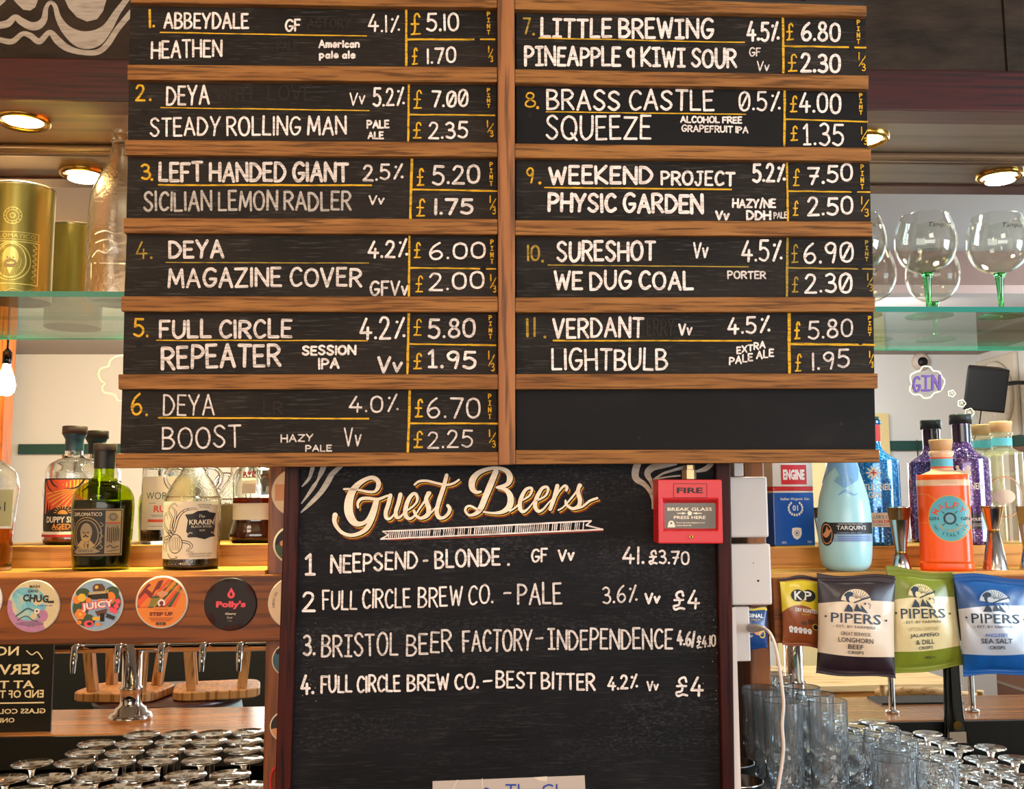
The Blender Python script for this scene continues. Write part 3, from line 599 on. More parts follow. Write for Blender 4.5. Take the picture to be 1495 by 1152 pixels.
t, d = slat(LS(0, (190, 188)), 'topmost chalk slat of the left column, numbered 1 and priced £5.10', 'slat_black', [(2, 1073, 197)])
run(d, 1, '1', 738, 138, 746, 138, 95, 14, Ye); run(d, 1, '.', 755, 136, 765, 136, 30, 13, Ye); run(d, 1, 'ABBEYDALE', 808, 144, 1232, 142, 82, 11, Wh); line(d, 1, 792, 160, 525, 178, 7, Ye, 2)
run(d, 1, 'HEATHEN', 745, 292, 1100, 283, 90, 11, Wh); run(d, 2, 'GF', 120, 158, 203, 156, 65, 10, Wh); run(d, 2, '4.1%', 532, 160, 695, 160, 88, 10, Wh); run(d, 2, 'American', 287, 238, 492, 236, 42, 9, Wh); run(d, 2, 'pale ale', 290, 290, 472, 290, 40, 9, Wh)
money(d, 2, '5.1Ø'.replace('Ø', '0'), ((742, 172, 795, 172, 108, 9), (820, 160, 985, 153, 92, 12)), '1.70', ((748, 322, 780, 322, 88, 8), (822, 320, 970, 310, 82, 11)), (722, 45, 722, 322, 11), (730, 195, 1158, 195, 9), Ye, (1129, 55, 175), (1126, 1152, 228, 307))
run(d, 2, 'FACTORY', 200, 140, 450, 140, 50, 8, Gh); run(d, 2, 'PALE', 80, 250, 190, 250, 50, 8, Gh)
d.build('lettering', MATS, t)

t, d = slat(LS(1, (188, 186)), 'chalk slat numbered 2, second down the left column, priced £7.00', 'slat_black', [(1, 712, 555)])
run(d, 1, '2', 668, 502, 720, 502, 82, 11, Ye); run(d, 1, '.', 738, 500, 748, 500, 30, 13, Ye); run(d, 1, 'DEYA', 820, 522, 1038, 518, 100, 11, Wh); line(d, 1, 795, 532, 538, 547, 6, Ye, 2)
run(d, 1, 'STEADY ROLLING MAN', 740, 676, 428, 668, 98, 11, Wh, 2); run(d, 2, 'Vv', 440, 524, 520, 514, 66, 7, Wh); run(d, 2, '5.2%', 555, 530, 718, 524, 95, 11, Wh); run(d, 2, 'PALE', 525, 638, 640, 636, 44, 9, Wh); run(d, 2, 'ALE', 530, 690, 612, 690, 40, 9, Wh)
run(d, 1, 'WITH', 1065, 505, 1245, 505, 80, 9, Gh); run(d, 2, 'LOVE', 35, 500, 260, 500, 80, 9, Gh)
money(d, 2, '7.ØØ', ((755, 537, 800, 537, 92, 8), (845, 533, 1030, 530, 88, 11)), '2.35', ((752, 687, 798, 687, 84, 8), (830, 690, 1028, 683, 88, 11)), (735, 412, 732, 700, 10), (740, 567, 1158, 570, 7), Ye, (1129, 433, 537), (1120, 1154, 595, 677))
d.build('lettering', MATS, t)

t, d = slat(LS(2, (186, 184)), 'chalk slat numbered 3, third down the left column, priced £5.20', 'slat_black', [(1, 708, 940)])
run(d, 1, '3', 695, 892, 748, 890, 84, 12, Ye); run(d, 1, '.', 746, 893, 756, 893, 30, 14, Ye); run(d, 1, 'LEFT HANDED GIANT', 782, 902, 440, 902, 102, 19, So, 2); line(d, 1, 785, 915, 550, 916, 9, Ye, 2)
run(d, 1, 'SICILIAN LEMON RADLER', 708, 1046, 452, 1043, 100, 12, Gr, 2); run(d, 2, '2.5%', 505, 898, 712, 890, 85, 13, So); run(d, 2, 'Vv', 535, 1015, 615, 1012, 50, 9, So)
money(d, 2, '5.20', ((772, 922, 812, 920, 90, 9), (848, 918, 1088, 908, 98, 15), So), '1.75', ((768, 1072, 815, 1072, 90, 8), (858, 1067, 1055, 1062, 82, 17), So), (750, 785, 742, 1083, 12), (755, 937, 1170, 945, 9), Ye, (1142, 798, 924), (1133, 1166, 965, 1062))
d.build('lettering', MATS, t)

t, d = slat(LS(3, (185, 181)), 'chalk slat numbered 4 in faint yellow, fourth down the left column, priced £6.00', 'slat_black', [(6, 1102, 212)])
run(d, 5, '4', 672, 166, 730, 166, 92, 8, Di); run(d, 5, '.', 743, 163, 753, 163, 26, 11, Di); run(d, 5, 'DEYA', 832, 164, 1110, 162, 94, 18, So); line(d, 5, 820, 180, 535, 183, 5, Di, 6)
run(d, 5, 'MAGAZINE COVER', 828, 307, 505, 302, 100, 17, So, 6); run(d, 6, '4.2%', 530, 162, 735, 155, 92, 14, Wh); run(d, 6, 'GFVv', 540, 347, 735, 345, 76, 13, So)
money(d, 6, '6.00', ((758, 160, 795, 157, 78, 8), (832, 167, 1115, 163, 88, 13)), '2.00', ((765, 332, 805, 330, 88, 7), (832, 323, 1110, 310, 88, 13)), (738, 45, 735, 347, 11), (740, 207, 1165, 212, 8), Ye, (1146, 63, 192), (1136, 1168, 238, 330))
d.build('lettering', MATS, t)

t, d = slat(LS(4, (181, 179)), 'chalk slat numbered 5, fifth down the left column, priced £5.80', 'slat_black', [(5, 685, 585)])
run(d, 5, '5', 658, 552, 715, 550, 94, 14, Ye); run(d, 5, '.', 723, 550, 733, 550, 30, 13, Ye); run(d, 5, 'FULL CIRCLE', 785, 558, 160, 556, 96, 18, So, 6); line(d, 5, 775, 565, 530, 567, 6, Ye, 6)
run(d, 5, 'REPEATER', 795, 713, 105, 697, 120, 20, So, 6); run(d, 6, '4.2%', 490, 565, 722, 560, 112, 15, Wh); run(d, 6, 'SESSION', 205, 642, 475, 638, 52, 11, Wh); run(d, 6, 'IPA', 285, 712, 392, 705, 58, 11, Wh); run(d, 6, 'Vv', 578, 730, 705, 726, 84, 17, So)
money(d, 6, '5.80', ((755, 544, 798, 542, 88, 7), (828, 562, 1065, 552, 100, 15), So), '1.95'.replace('1', '¹'), ((755, 712, 800, 710, 84, 8), (828, 704, 1070, 710, 92, 16)), (735, 430, 728, 730, 12), (740, 583, 1165, 590, 9), Ye, (1138, 438, 562), (1126, 1160, 618, 720))
d.build('lettering', MATS, t)

t, d = slat(LS(5, (178, 175)), 'lowest chalk slat of the left column, numbered 6 and priced £6.70', 'slat_black', [(5, 677, 965)])
run(d, 5, '6', 645, 938, 705, 938, 112, 13, Ye); run(d, 5, '.', 720, 940, 730, 940, 30, 13, Ye); run(d, 5, 'DEYA', 805, 942, 1062, 936, 104, 9, So); line(d, 5, 785, 948, 535, 953, 8, Ye, 6)
run(d, 5, 'BOOST', 800, 1105, 1195, 1095, 112, 10, So); run(d, 6, '4.0%', 437, 924, 690, 922, 88, 10, So); run(d, 6, 'HAZY', 100, 1072, 262, 1066, 40, 7, So); run(d, 6, 'PALE', 222, 1118, 355, 1116, 36, 7, So); run(d, 6, 'Vv', 415, 1092, 500, 1088, 98, 8, So)
run(d, 5, 'LR', 1300, 935, 1400, 935, 70, 9, Gh)
money(d, 6, '6.70', ((762, 947, 805, 945, 94, 9), (822, 953, 1090, 950, 108, 10), So), '2.25', ((755, 1100, 805, 1098, 88, 9), (825, 1100, 1052, 1098, 88, 9), So), (740, 813, 730, 1120, 13), (745, 975, 1170, 977, 9), Ye, (1135, 826, 960), (1130, 1166, 1006, 1096))
d.build('lettering', MATS, t)

t, d = slat(RS(0, (1264, 1265)), 'topmost chalk slat of the right column, numbered 7 and priced £6.80', 'slat_black', [(4, 502, 238)])
run(d, 3, '7', 78, 170, 118, 168, 84, 9, Di); run(d, 3, '.', 127, 175, 137, 175, 26, 12, Di); run(d, 3, 'LÎTTLE BREWÎNG', 165, 188, 1025, 194, 104, 18, Wh); line(d, 3, 160, 188, 1175, 210, 6, Ye)
run(d, 3, 'PINEAPPLE § KÎWÎ SOUR'.replace('PINE', 'PÎNE'), 85, 327, 1140, 338, 100, 17, Wh); run(d, 3, '4.5%', 1185, 206, 150, 206, 102, 16, Wh, 4); run(d, 3, 'GF', 1197, 280, 1257, 280, 46, 7, So); run(d, 3, 'Vv', 1235, 352, 1300, 352, 50, 7, So)
money(d, 4, '6.80', ((178, 202, 218, 200, 88, 8), (250, 204, 450, 210, 98, 16)), '2.30', ((185, 356, 235, 355, 92, 8), (248, 357, 450, 362, 96, 17)), (163, 85, 165, 357, 12), (170, 228, 572, 235, 9), Ye, (536, 95, 222), (535, 573, 258, 352))
d.build('lettering', MATS, t)

t, d = slat(RS(1, (1266, 1267)), 'chalk slat numbered 8, second down the right column, priced £4.00', 'slat_smooth', [(3, 112, 572)])
run(d, 3, '8', 88, 532, 145, 530, 80, 8, Ye); run(d, 3, '.', 147, 540, 157, 540, 30, 12, Ye); run(d, 3, 'BRASS CASTLE', 195, 545, 1028, 550, 104, 15, Wh); line(d, 3, 195, 553, 1180, 565, 6, Ye)
run(d, 3, 'SQUEEZE', 192, 690, 715, 692, 120, 14, Wh); run(d, 3, 'ALCOHOL FREE', 857, 608, 1165, 612, 36, 8, Wh); run(d, 3, 'GRAPEFRUIT IPA', 862, 652, 1195, 660, 36, 7, Wh); run(d, 3, 'Ø.5%', 1145, 550, 155, 550, 102, 11, Wh, 4)
money(d, 4, '4.00', ((195, 557, 235, 555, 84, 8), (242, 557, 452, 564, 102, 12)), '1.35'.replace('1', '¹'), ((198, 699, 238, 697, 74, 8), (262, 720, 465, 726, 112, 13)), (172, 435, 170, 718, 11), (180, 590, 580, 602, 8), Ye, (548, 458, 572), (548, 582, 626, 717))
d.build('lettering', MATS, t)

t, d = slat(RS(2, (1270, 1272)), 'chalk slat numbered 9, third down the right column, priced £7.50', 'slat_black', [(4, 515, 950)])
run(d, 3, '9', 93, 905, 135, 905, 78, 9, Ye); run(d, 3, '.', 158, 912, 168, 912, 30, 12, Ye); run(d, 3, 'WEEKEND', 205, 914, 725, 912, 96, 19, Wh); run(d, 3, 'PROJECT', 760, 918, 1130, 922, 76, 15, Wh); line(d, 3, 187, 928, 1110, 937, 8, Ye)
run(d, 3, 'PHYSIC GARDEN', 200, 1050, 975, 1060, 100, 20, Wh); run(d, 3, '5.2%', 1213, 906, 180, 900, 94, 16, Wh, 4); run(d, 3, 'HAZY/NE', 1113, 1030, 1332, 1030, 48, 10, Wh); run(d, 3, 'Vv', 1030, 1090, 1103, 1090, 52, 12, Wh); run(d, 3, 'DDH', 1183, 1090, 1308, 1090, 50, 13, Wh); run(d, 3, 'PALE', 1318, 1082, 185, 1080, 34, 6, So, 4)
money(d, 4, '⁊.50', ((210, 922, 245, 920, 88, 7), (282, 918, 510, 896, 90, 15)), '2.50', ((210, 1070, 240, 1068, 80, 7), (282, 1074, 512, 1058, 94, 15)), (182, 805, 188, 1090, 10), (190, 945, 592, 950, 8), Ye, (555, 810, 940), (548, 588, 968, 1072))
d.build('lettering', MATS, t)

t, d = slat(RS(3, (1274, 1275.5)), 'chalk slat numbered 10, fourth down the right column, priced £6.90', 'slat_black', [(8, 543, 203)])
run(d, 7, '10', 98, 174, 165, 172, 80, 11, Di); run(d, 7, '.', 172, 180, 182, 180, 26, 12, Di); run(d, 7, 'SURESHOT', 245, 180, 738, 172, 104, 17, Wh); line(d, 7, 205, 193, 1195, 202, 6, Di)
run(d, 7, 'WE DUG COAL', 230, 320, 925, 317, 98, 17, Wh); run(d, 7, 'Vv', 920, 160, 998, 158, 82, 10, Wh); run(d, 7, '4.5%', 1158, 180, 165, 176, 106, 12, Wh, 8); run(d, 7, 'PORTER', 1090, 262, 1283, 264, 42, 8, So)
money(d, 8, '6.9Ø', ((203, 184, 240, 182, 94, 7), (262, 190, 515, 182, 108, 12)), '2.3Ø', ((205, 332, 240, 330, 80, 7), (268, 334, 508, 332, 102, 12)), (185, 58, 182, 347, 11), (190, 207, 605, 212, 8), Di, (577, 68, 178), (578, 610, 233, 324))
d.build('lettering', MATS, t)

t, d = slat(RS(4, (1275.5, 1277)), 'chalk slat numbered 11, fifth down the right column, priced £5.80', 'slat_black', [(8, 545, 575)])
run(d, 7, '1', 98, 552, 106, 552, 98, 12, Di); run(d, 7, '1', 133, 550, 141, 550, 95, 13, Di); run(d, 7, '.', 183, 556, 193, 556, 30, 12, Di); run(d, 7, 'VERDANT', 225, 557, 678, 553, 106, 16, Wh); line(d, 7, 230, 567, 1208, 567, 8, Ye)
run(d, 7, 'LIGHTBULB', 220, 714, 798, 714, 112, 15, Wh); run(d, 7, 'Vv', 848, 544, 918, 540, 62, 10, Wh); run(d, 7, '4.5%', 1090, 542, 1307, 530, 92, 12, Wh); run(d, 7, 'EXTRA', 1135, 637, 1280, 604, 38, 8, Wh); run(d, 7, 'PALE ALE', 1098, 692, 1322, 645, 42, 8, Wh)
money(d, 8, '5.80', ((217, 562, 250, 560, 88, 9), (285, 562, 510, 550, 98, 13), So), '1.95', ((220, 720, 255, 718, 88, 8), (305, 717, 495, 700, 92, 13), So), (193, 432, 195, 727, 15), (200, 583, 615, 588, 12), Ye, (592, 442, 548), (588, 612, 618, 702))
run(d, 7, 'ERRY', 690, 545, 830, 545, 90, 9, Gh); d.build('lettering', MATS, t)
t, d = slat(RS(5, (1277, 1279)), 'blank black slat without any writing, lowest of the right column', 'slat_smooth', [])
for k_, x_, y_, w_ in ((7, 435, 908, 2.2), (7, 655, 1048, 4), (8, 450, 978, 5)): d = D(bmap, .0005); d.stroke([cp(k_, x_, y_)], w_, 5); d.build('scuff', MATS, t)

# ================================================================ GUEST BEERS BOARD
gb = thing('guest_beer_board', 'tall Guest Beers chalkboard in a dark maroon frame below the menu', 'chalkboard', B(740, 1152, -.05))
GO = -.045
def gpx(x, y): return (x, y)
gbm = MB(); zb = ZT
def gslab(x0t, x1t, x0b, x1b, o0, o1, top=640, name='panel', mat='guest_black', bev=0):
    # px columns at y=690 and y=1152, carried down to the counter
    q = []
    for x_t, x_b in ((x0t, x0b), (x1t, x1b)):
        a, b = B(x_t, 690, o1), B(x_b, 1150, o1); dz = (b-a); tp = a+dz*((B(x_t, top, o1).z-a.z)/dz.z); bt = a+dz*((zb+.002-a.z)/dz.z); q.append((tp, bt))
    fr = [q[0][1], q[1][1], q[1][0], q[0][0]]
    return MB().hexa(fr+[v+BN*(o0-o1) for v in fr]).build(name, mat, gb, bev)
gslab(420, 1064, 405, 1070, GO-.02, GO, name='panel', mat='guest_black')
gslab(415.5, 437, 401, 424, GO-.03, GO+.012, name='frame_side', mat='frame_maroon', bev=.002); gslab(1045, 1067, 1055, 1073, GO-.03, GO+.012, name='frame_side', mat='frame_maroon', bev=.002)
def gmap(u, v, off): return B(u, v, GO+off)
d = D(gmap, .0006, .000006)
run(d, 9, '¹', 198, 790, 268, 790, 142, 20, Wh); run(d, 9, 'NEEPSEND', 360, 783, 925, 748, 122, 15, Wh); line(d, 9, 962, 698, 986, 697, 14, Wh); run(d, 9, 'BLONDE', 1030, 752, 1455, 730, 118, 15, Wh); run(d, 10, '.', 88, 690, 98, 690, 30, 14, Wh)
run(d, 10, 'GF', 228, 674, 332, 670, 88, 15, Wh); run(d, 10, 'Vv', 392, 667, 495, 660, 76, 14, Wh); run(d, 10, '41.', 782, 684, 918, 680, 110, 14, Wh); run(d, 10, '₤3.⁊0', 940, 678, 1192, 686, 88, 12, Wh)
run(d, 9, '2', 178, 1032, 268, 1030, 132, 20, Wh); run(d, 9, 'FULL CIRCLE', 310, 1018, 880, 998, 128, 13, Wh); run(d, 9, 'BREW CO.', 922, 1005, 1410, 972, 132, 13, Wh); line(d, 10, 66, 856, 105, 854, 11, Wh); run(d, 10, 'PALE', 145, 930, 420, 922, 134, 13, So)
run(d, 10, '3.6%', 660, 925, 880, 910, 106, 12, So); run(d, 10, 'Vv', 918, 928, 1015, 915, 70, 14, Wh); run(d, 10, '₤4', 1085, 950, 1254, 952, 115, 14, Wh)
run(d, 11, '3.', 175, 332, 258, 325, 138, 15, So); run(d, 11, 'BRÎSTOL', 290, 342, 770, 328, 146, 16, So); run(d, 11, 'BEER', 815, 335, 1105, 302, 138, 16, So); run(d, 11, 'FACTORY', 1165, 308, 235, 285, 140, 16, So, 12); line(d, 12, 255, 212, 290, 209, 12, So)
run(d, 12, 'ÎNDEPENDENCE', 322, 280, 1062, 276, 126, 15, So); run(d, 12, '4.6/', 1082, 252, 1192, 262, 88, 13, So); run(d, 12, '₤4.10', 1198, 268, 1315, 260, 72, 9, So)
run(d, 11, '4.', 163, 575, 250, 565, 132, 19, Wh); run(d, 11, 'FULL CIRCLE', 287, 562, 785, 552, 110, 14, Wh); run(d, 11, 'BREW CO.', 820, 552, 1268, 535, 104, 14, Wh); line(d, 11, 1298, 486, 1346, 482, 13, Wh)
run(d, 11, 'BEST BITTER', 1370, 530, 605, 520, 108, 14, Wh, 12); run(d, 12, '4.2%', 672, 522, 858, 506, 88, 13, Wh); run(d, 12, 'Vv', 905, 524, 978, 518, 62, 12, Wh); run(d, 12, '₤4', 1070, 545, 1242, 558, 118, 14, Wh)
for k, x in ((11, 230), (12, 1290)):                   # rubbed chalk dust
    for j in range(14): d.stroke([cp(k, x+rl.uniform(-60, 40), 120+j*38+rl.uniform(-20, 20))], rl.uniform(.5, 1.3), Gr)
d.build('chalk_lettering', MATS, gb)

# painted title
def k13(p): return [cp(13, x, y) for x, y in p]
def k14(p): return [cp(14, x, y) for x, y in p]
S13, S14 = CROP[13][2], CROP[14][2]
TI = [(k13, [(185, 232), (240, 232), (330, 240), (420, 258), (490, 255), (525, 205), (520, 150), (470, 118), (400, 135), (320, 190), (260, 270), (232, 370), (235, 470), (275, 550), (330, 578), (400, 555), (455, 480), (500, 360)], [22, 26, 24, 28, 30, 48, 50, 44, 44, 60, 78, 92, 92, 78, 54, 40, 48, 50]),
      (k13, [(325, 415), (322, 370), (355, 330), (420, 322), (520, 332), (610, 300), (640, 296)], [22, 30, 34, 34, 32, 24, 20]),
      (k13, [(510, 350), (490, 440), (455, 540), (410, 620), (340, 670), (250, 690), (170, 665), (115, 610), (90, 550), (97, 490)], [48, 52, 54, 50, 42, 36, 36, 40, 46, 56]),
      (k13, [(645, 295), (625, 380), (600, 460), (605, 515), (640, 525), (690, 470), (720, 380)], [44, 44, 44, 40, 26, 20, 20]),
      (k13, [(745, 285), (725, 370), (700, 450), (705, 505), (740, 510), (790, 455)], [44, 44, 42, 40, 26, 20]),
      (k13, [(790, 455), (860, 410), (910, 350), (905, 290), (870, 280), (825, 335), (795, 430), (800, 500), (840, 525), (890, 490), (930, 430)], [18, 20, 26, 32, 36, 44, 48, 44, 30, 20, 18]),
      (k13, [(930, 430), (1000, 330), (1035, 270)], [18, 26, 36]), (k13, [(1020, 270), (1000, 340), (1025, 420), (1015, 485), (950, 520), (900, 495), (880, 450)], [36, 46, 52, 48, 34, 30, 30]),
      (k13, [(1035, 480), (1090, 420), (1120, 360)], [18, 18, 16]),
      (k13, [(1203, 95), (1170, 220), (1130, 340), (1105, 450), (1125, 510), (1170, 515), (1215, 480), (1235, 430), (1215, 395)], [40, 46, 46, 46, 44, 32, 36, 40, 34]),
      (k13, [(885, 188), (930, 155), (1010, 150), (1100, 172), (1200, 190), (1270, 175), (1325, 140)], [22, 26, 26, 26, 26, 24, 22]),
      (k14, [(400, 60), (350, 180), (300, 300), (250, 420), (200, 475), (135, 490), (98, 450), (110, 410), (150, 400), (210, 430), (250, 445)], [60, 66, 64, 60, 40, 26, 26, 26, 24, 24, 20]),
      (k14, [(250, 258), (205, 262), (165, 220), (170, 140), (230, 70), (330, 30), (430, 25), (510, 55), (540, 120), (510, 185), (410, 215)], [24, 40, 62, 70, 52, 40, 36, 52, 64, 46, 24]),
      (k14, [(410, 215), (500, 240), (545, 310), (535, 400), (470, 455), (380, 470), (280, 458)], [24, 44, 66, 66, 44, 26, 18]),
      (k14, [(540, 450), (600, 410), (640, 360)], [18, 18, 16]),
      (k14, [(650, 350), (730, 300), (760, 240), (740, 220), (690, 245), (645, 340), (640, 420), (670, 455), (720, 425), (780, 350)], [18, 22, 28, 30, 36, 44, 44, 36, 20, 16]),
      (k14, [(800, 350), (890, 300), (920, 235), (900, 210), (855, 230), (805, 320), (790, 400), (820, 450), (870, 430), (930, 360), (975, 320)], [18, 22, 28, 30, 36, 44, 44, 36, 24, 16, 16]),
      (k14, [(1010, 200), (985, 300), (940, 430)], [44, 46, 40]), (k14, [(985, 330), (1030, 250), (1080, 200), (1105, 215), (1100, 245)], [18, 22, 28, 34, 28]),
      (k14, [(1020, 440), (1070, 410), (1150, 320), (1220, 230), (1240, 195)], [18, 18, 20, 26, 36]), (k14, [(1230, 190), (1215, 260), (1235, 340), (1220, 400), (1160, 425), (1100, 385), (1092, 345)], [36, 44, 46, 42, 32, 28, 20]),
      (k14, [(1180, 430), (1260, 405), (1330, 350), (1405, 322)], [22, 24, 26, 26])]
d = D(gmap, .0005, .00004)
for mi, dx, dy, gr in ((2, 3.6, 4.6, 1.0), (3, 3.0, 3.4, .9), (1, 2.5, 2.9, .9), (3, 1.4, 1.5, 1.02), (0, 0, 0, 1)):
    for fn, pts, ws in TI:
        d.stroke([(x+dx, y+dy) for x, y in fn(pts)], [w*S13*.93*gr for w in ws], mi, True, True, 8); d.up(.2)
d.build('title_lettering', ['sign_cream', 'sign_yellow', 'sign_red', 'guest_black'], gb)['label'] = 'cream script title with gold and red shadow'
# hatched ribbon under the title
d = D(gmap, .0006)
T0, T1, B0, B1 = (559, 776), (863, 760.5), (556, 787), (880, 773)
d.stroke([(566, 788.5), (700, 784), (880, 775)], 1.6, 2)
d.stroke([T0, T1], 2.2, 0); d.stroke([B0, B1], 2.2, 0); d.stroke([T0, (567, 781), B0], 2.0, 0); d.stroke([T1, (856, 767), B1], 2.2, 0)
for k in range(96):
    t = k/95; x = 568+t*284; yt = 776-(x-559)*.0510; yb = 786.5-(x-556)*.0432
    if rl.random() < .9: d.stroke([(x+rl.uniform(-.3, .5), yt+.6), (x-1+rl.uniform(-.3, .3), yb-.6)], rl.uniform(.9, 1.7), 0, caps=False)
d.build('painted_ribbon', ['chalk_white', 'chalk_grey', 'sign_red'], gb)
# corner flourishes
d = D(gmap, .0006)
def k15(p): return [cp(15, x, y) for x, y in p]
def k16(p): return [cp(16, x, y) for x, y in p]
for fn, sc, pts, ws in ((k15, .08682, [(310, 60), (285, 160), (250, 260), (190, 340), (128, 405)], [70, 66, 52, 44, 20]), (k15, .08682, [(500, 50), (450, 170), (390, 300), (320, 410), (210, 570), (118, 690)], [90, 84, 40, 66, 44, 20]),
                        (k15, .08682, [(790, 60), (640, 190), (540, 360), (430, 520), (250, 710), (112, 840)], [60, 90, 96, 84, 62, 24]),
                        (k16, .1204, [(260, 50), (230, 150), (240, 240), (340, 310), (410, 400), (440, 500), (437, 600)], [84, 88, 80, 60, 50, 34, 20]), (k16, .1204, [(720, 60), (560, 85), (430, 110), (375, 180), (410, 260), (435, 340), (435, 420)], [36, 60, 84, 76, 50, 26, 26]),
                        (k16, .1204, [(800, 105), (680, 140), (560, 180), (450, 250)], [40, 30, 26, 20]), (k16, .1204, [(770, 203), (650, 215), (540, 232), (450, 250)], [18, 16, 20, 20]), (k16, .1204, [(1150, 60), (1080, 120), (980, 150)], [60, 60, 30])):
    d = D(gmap, .0006); d.stroke(fn(pts), [w*sc for w in ws], 0, True); d.build('painted_flourish', ['mural_grey'], gb)
# paper notice at the foot
pn = thing('paper_notice', 'grey paper notice taped at the foot of the Guest Beers chalkboard', 'notice', B(745, 1180, GO))
q = [(632, 1200), (857, 1200), (853.5, 1132), (631.5, 1140.5)]
MB().hexa([B(x, y, GO+.0015) for x, y in q]+[B(x, y, GO+.0004) for x, y in q]).build('sheet', 'paper', pn)
d = D(gmap, .002); d.text('The Gl', 776, 1155, 21, 0, w=76, sy=-1); d.text('Be', 716, 1158, 16, 0, w=17, sy=-1); d.build('lettering', ['blue_ink', 'tape'], pn)
for q_ in ([(668, 1139), (657, 1160)], [(704, 1137), (705, 1160)]): d = D(gmap, .002); d.stroke(q_, 1.3, 0); d.build('crease', ['tape'], pn)
d = D(gmap, .002); d.poly([(778, 1135), (799, 1133.5), (798.5, 1141), (788, 1140)], 0); d.build('tape', ['tape'], pn)
# ---- fire call point
fc = thing('fire_call_point', 'red break-glass fire call point on the upper right corner of the Guest Beers board', 'fire alarm', B(1007, 795, GO))
ox, oy = 960.5, 700.5; FX = lambda x, y: cp(16, x, y)
def fq(x0, y0, x1, y1): return [FX(x0, y1), FX(x1, y1), FX(x1, y0), FX(x0, y0)]
FO = -.004
fm_ = MB()
a = [FX(510, 1030), FX(1295, 1030), FX(1278, 250), FX(503, 250)]; inn = [FX(585, 845), FX(1205, 845), FX(1200, 535), FX(585, 535)]; lip = [FX(555, 875), FX(1232, 875), FX(1235, 490), FX(555, 490)]
fr = [B(x, y, FO) for x, y in a]; bk = [v+BN*(GO+.0005-FO) for v in fr]; ln = [B(x, y, FO) for x, y in lip]; il = [B(x, y, FO-.008) for x, y in inn]
vs = fr+bk+ln+il
fs = [(0, 4, 5, 1), (1, 5, 6, 2), (2, 6, 7, 3), (3, 7, 4, 0), (7, 6, 5, 4)]+[(i, (i+1) % 4, 8+(i+1) % 4, 8+i) for i in range(4)]+[(8+i, 8+(i+1) % 4, 12+(i+1) % 4, 12+i) for i in range(4)]
fm_.add(vs, fs); fm_.build('housing', 'red_plastic', fc, .002)
MB().add(il, [(0, 1, 2, 3)]).add([v+BN*-.003 for v in il], [(3, 2, 1, 0)]).build('glass_pane', 'label_grey', fc)['label'] = 'grey breakable pane'; gpane = bpy.data.objects['glass_pane']
d = D(lambda u, v, o: B(u, v, FO+o)); x, y = FX(890, 382); d.text('FIRE', x, y, 8.2, 0, w=38, bold=.03, sy=-1)
for p0, p1 in (((693, 300), (1097, 300)), ((693, 470), (1097, 470)), ((693, 300), (693, 470)), ((1097, 300), (1097, 470))): d.stroke([FX(*p0), FX(*p1)], .6, 1)
d.build('lettering', ['black_print', 'frame_maroon'], fc)
d = D(lambda u, v, o: B(u, v, FO-.008+o)); tx = lambda s, x, y, h, w: d.text(s, *FX(x, y), h*.1204, 0, w=w*.1204, bold=.02, sy=-1)
tx('BREAK GLASS', 888, 610, 40, 540); tx('PRESS HERE', 888, 710, 38, 385); tx('Thorn Security Engineers Ltd', 895, 776, 20, 350); tx('London Road U.K.', 815, 806, 18, 200)
x, y = FX(888, 660); d.disc(x, y, 3.2, 0); d.stroke([FX(740, 660), FX(800, 660)], 1.3, 0); d.stroke([FX(975, 660), FX(1030, 660)], 1.3, 0); d.poly([FX(795, 645), FX(850, 660), FX(795, 675)], 0); d.poly([FX(975, 645), FX(920, 660), FX(975, 675)], 0)
d.poly([FX(620, 830), FX(630, 770), FX(650, 750), FX(680, 750), FX(700, 770), FX(712, 830)], 0); d.disc(*FX(664, 780), 1.6, 1); d.build('pane_lettering', ['cream_print', 'label_grey'], gpane)
p = B(*FX(902, 945), FO); MB().lathe([(.0028, .0), (.0028, .0015), (.0015, .0016), (.0013, 0)], p, 16, axis='y').build('key_hole', 'brass', fc)
g0 = MB(); c0 = B(*FX(882, 245), -.022)
for z0, r, n in ((0, .0105, 6), (.0135, .0085, 6)): g0.lathe([(r, z0), (r, z0+(.013 if z0 == 0 else .0065))], c0, n, sm=False)
g0.build('cable_gland', 'dull_brass', fc)['label'] = 'brass cable gland on top'
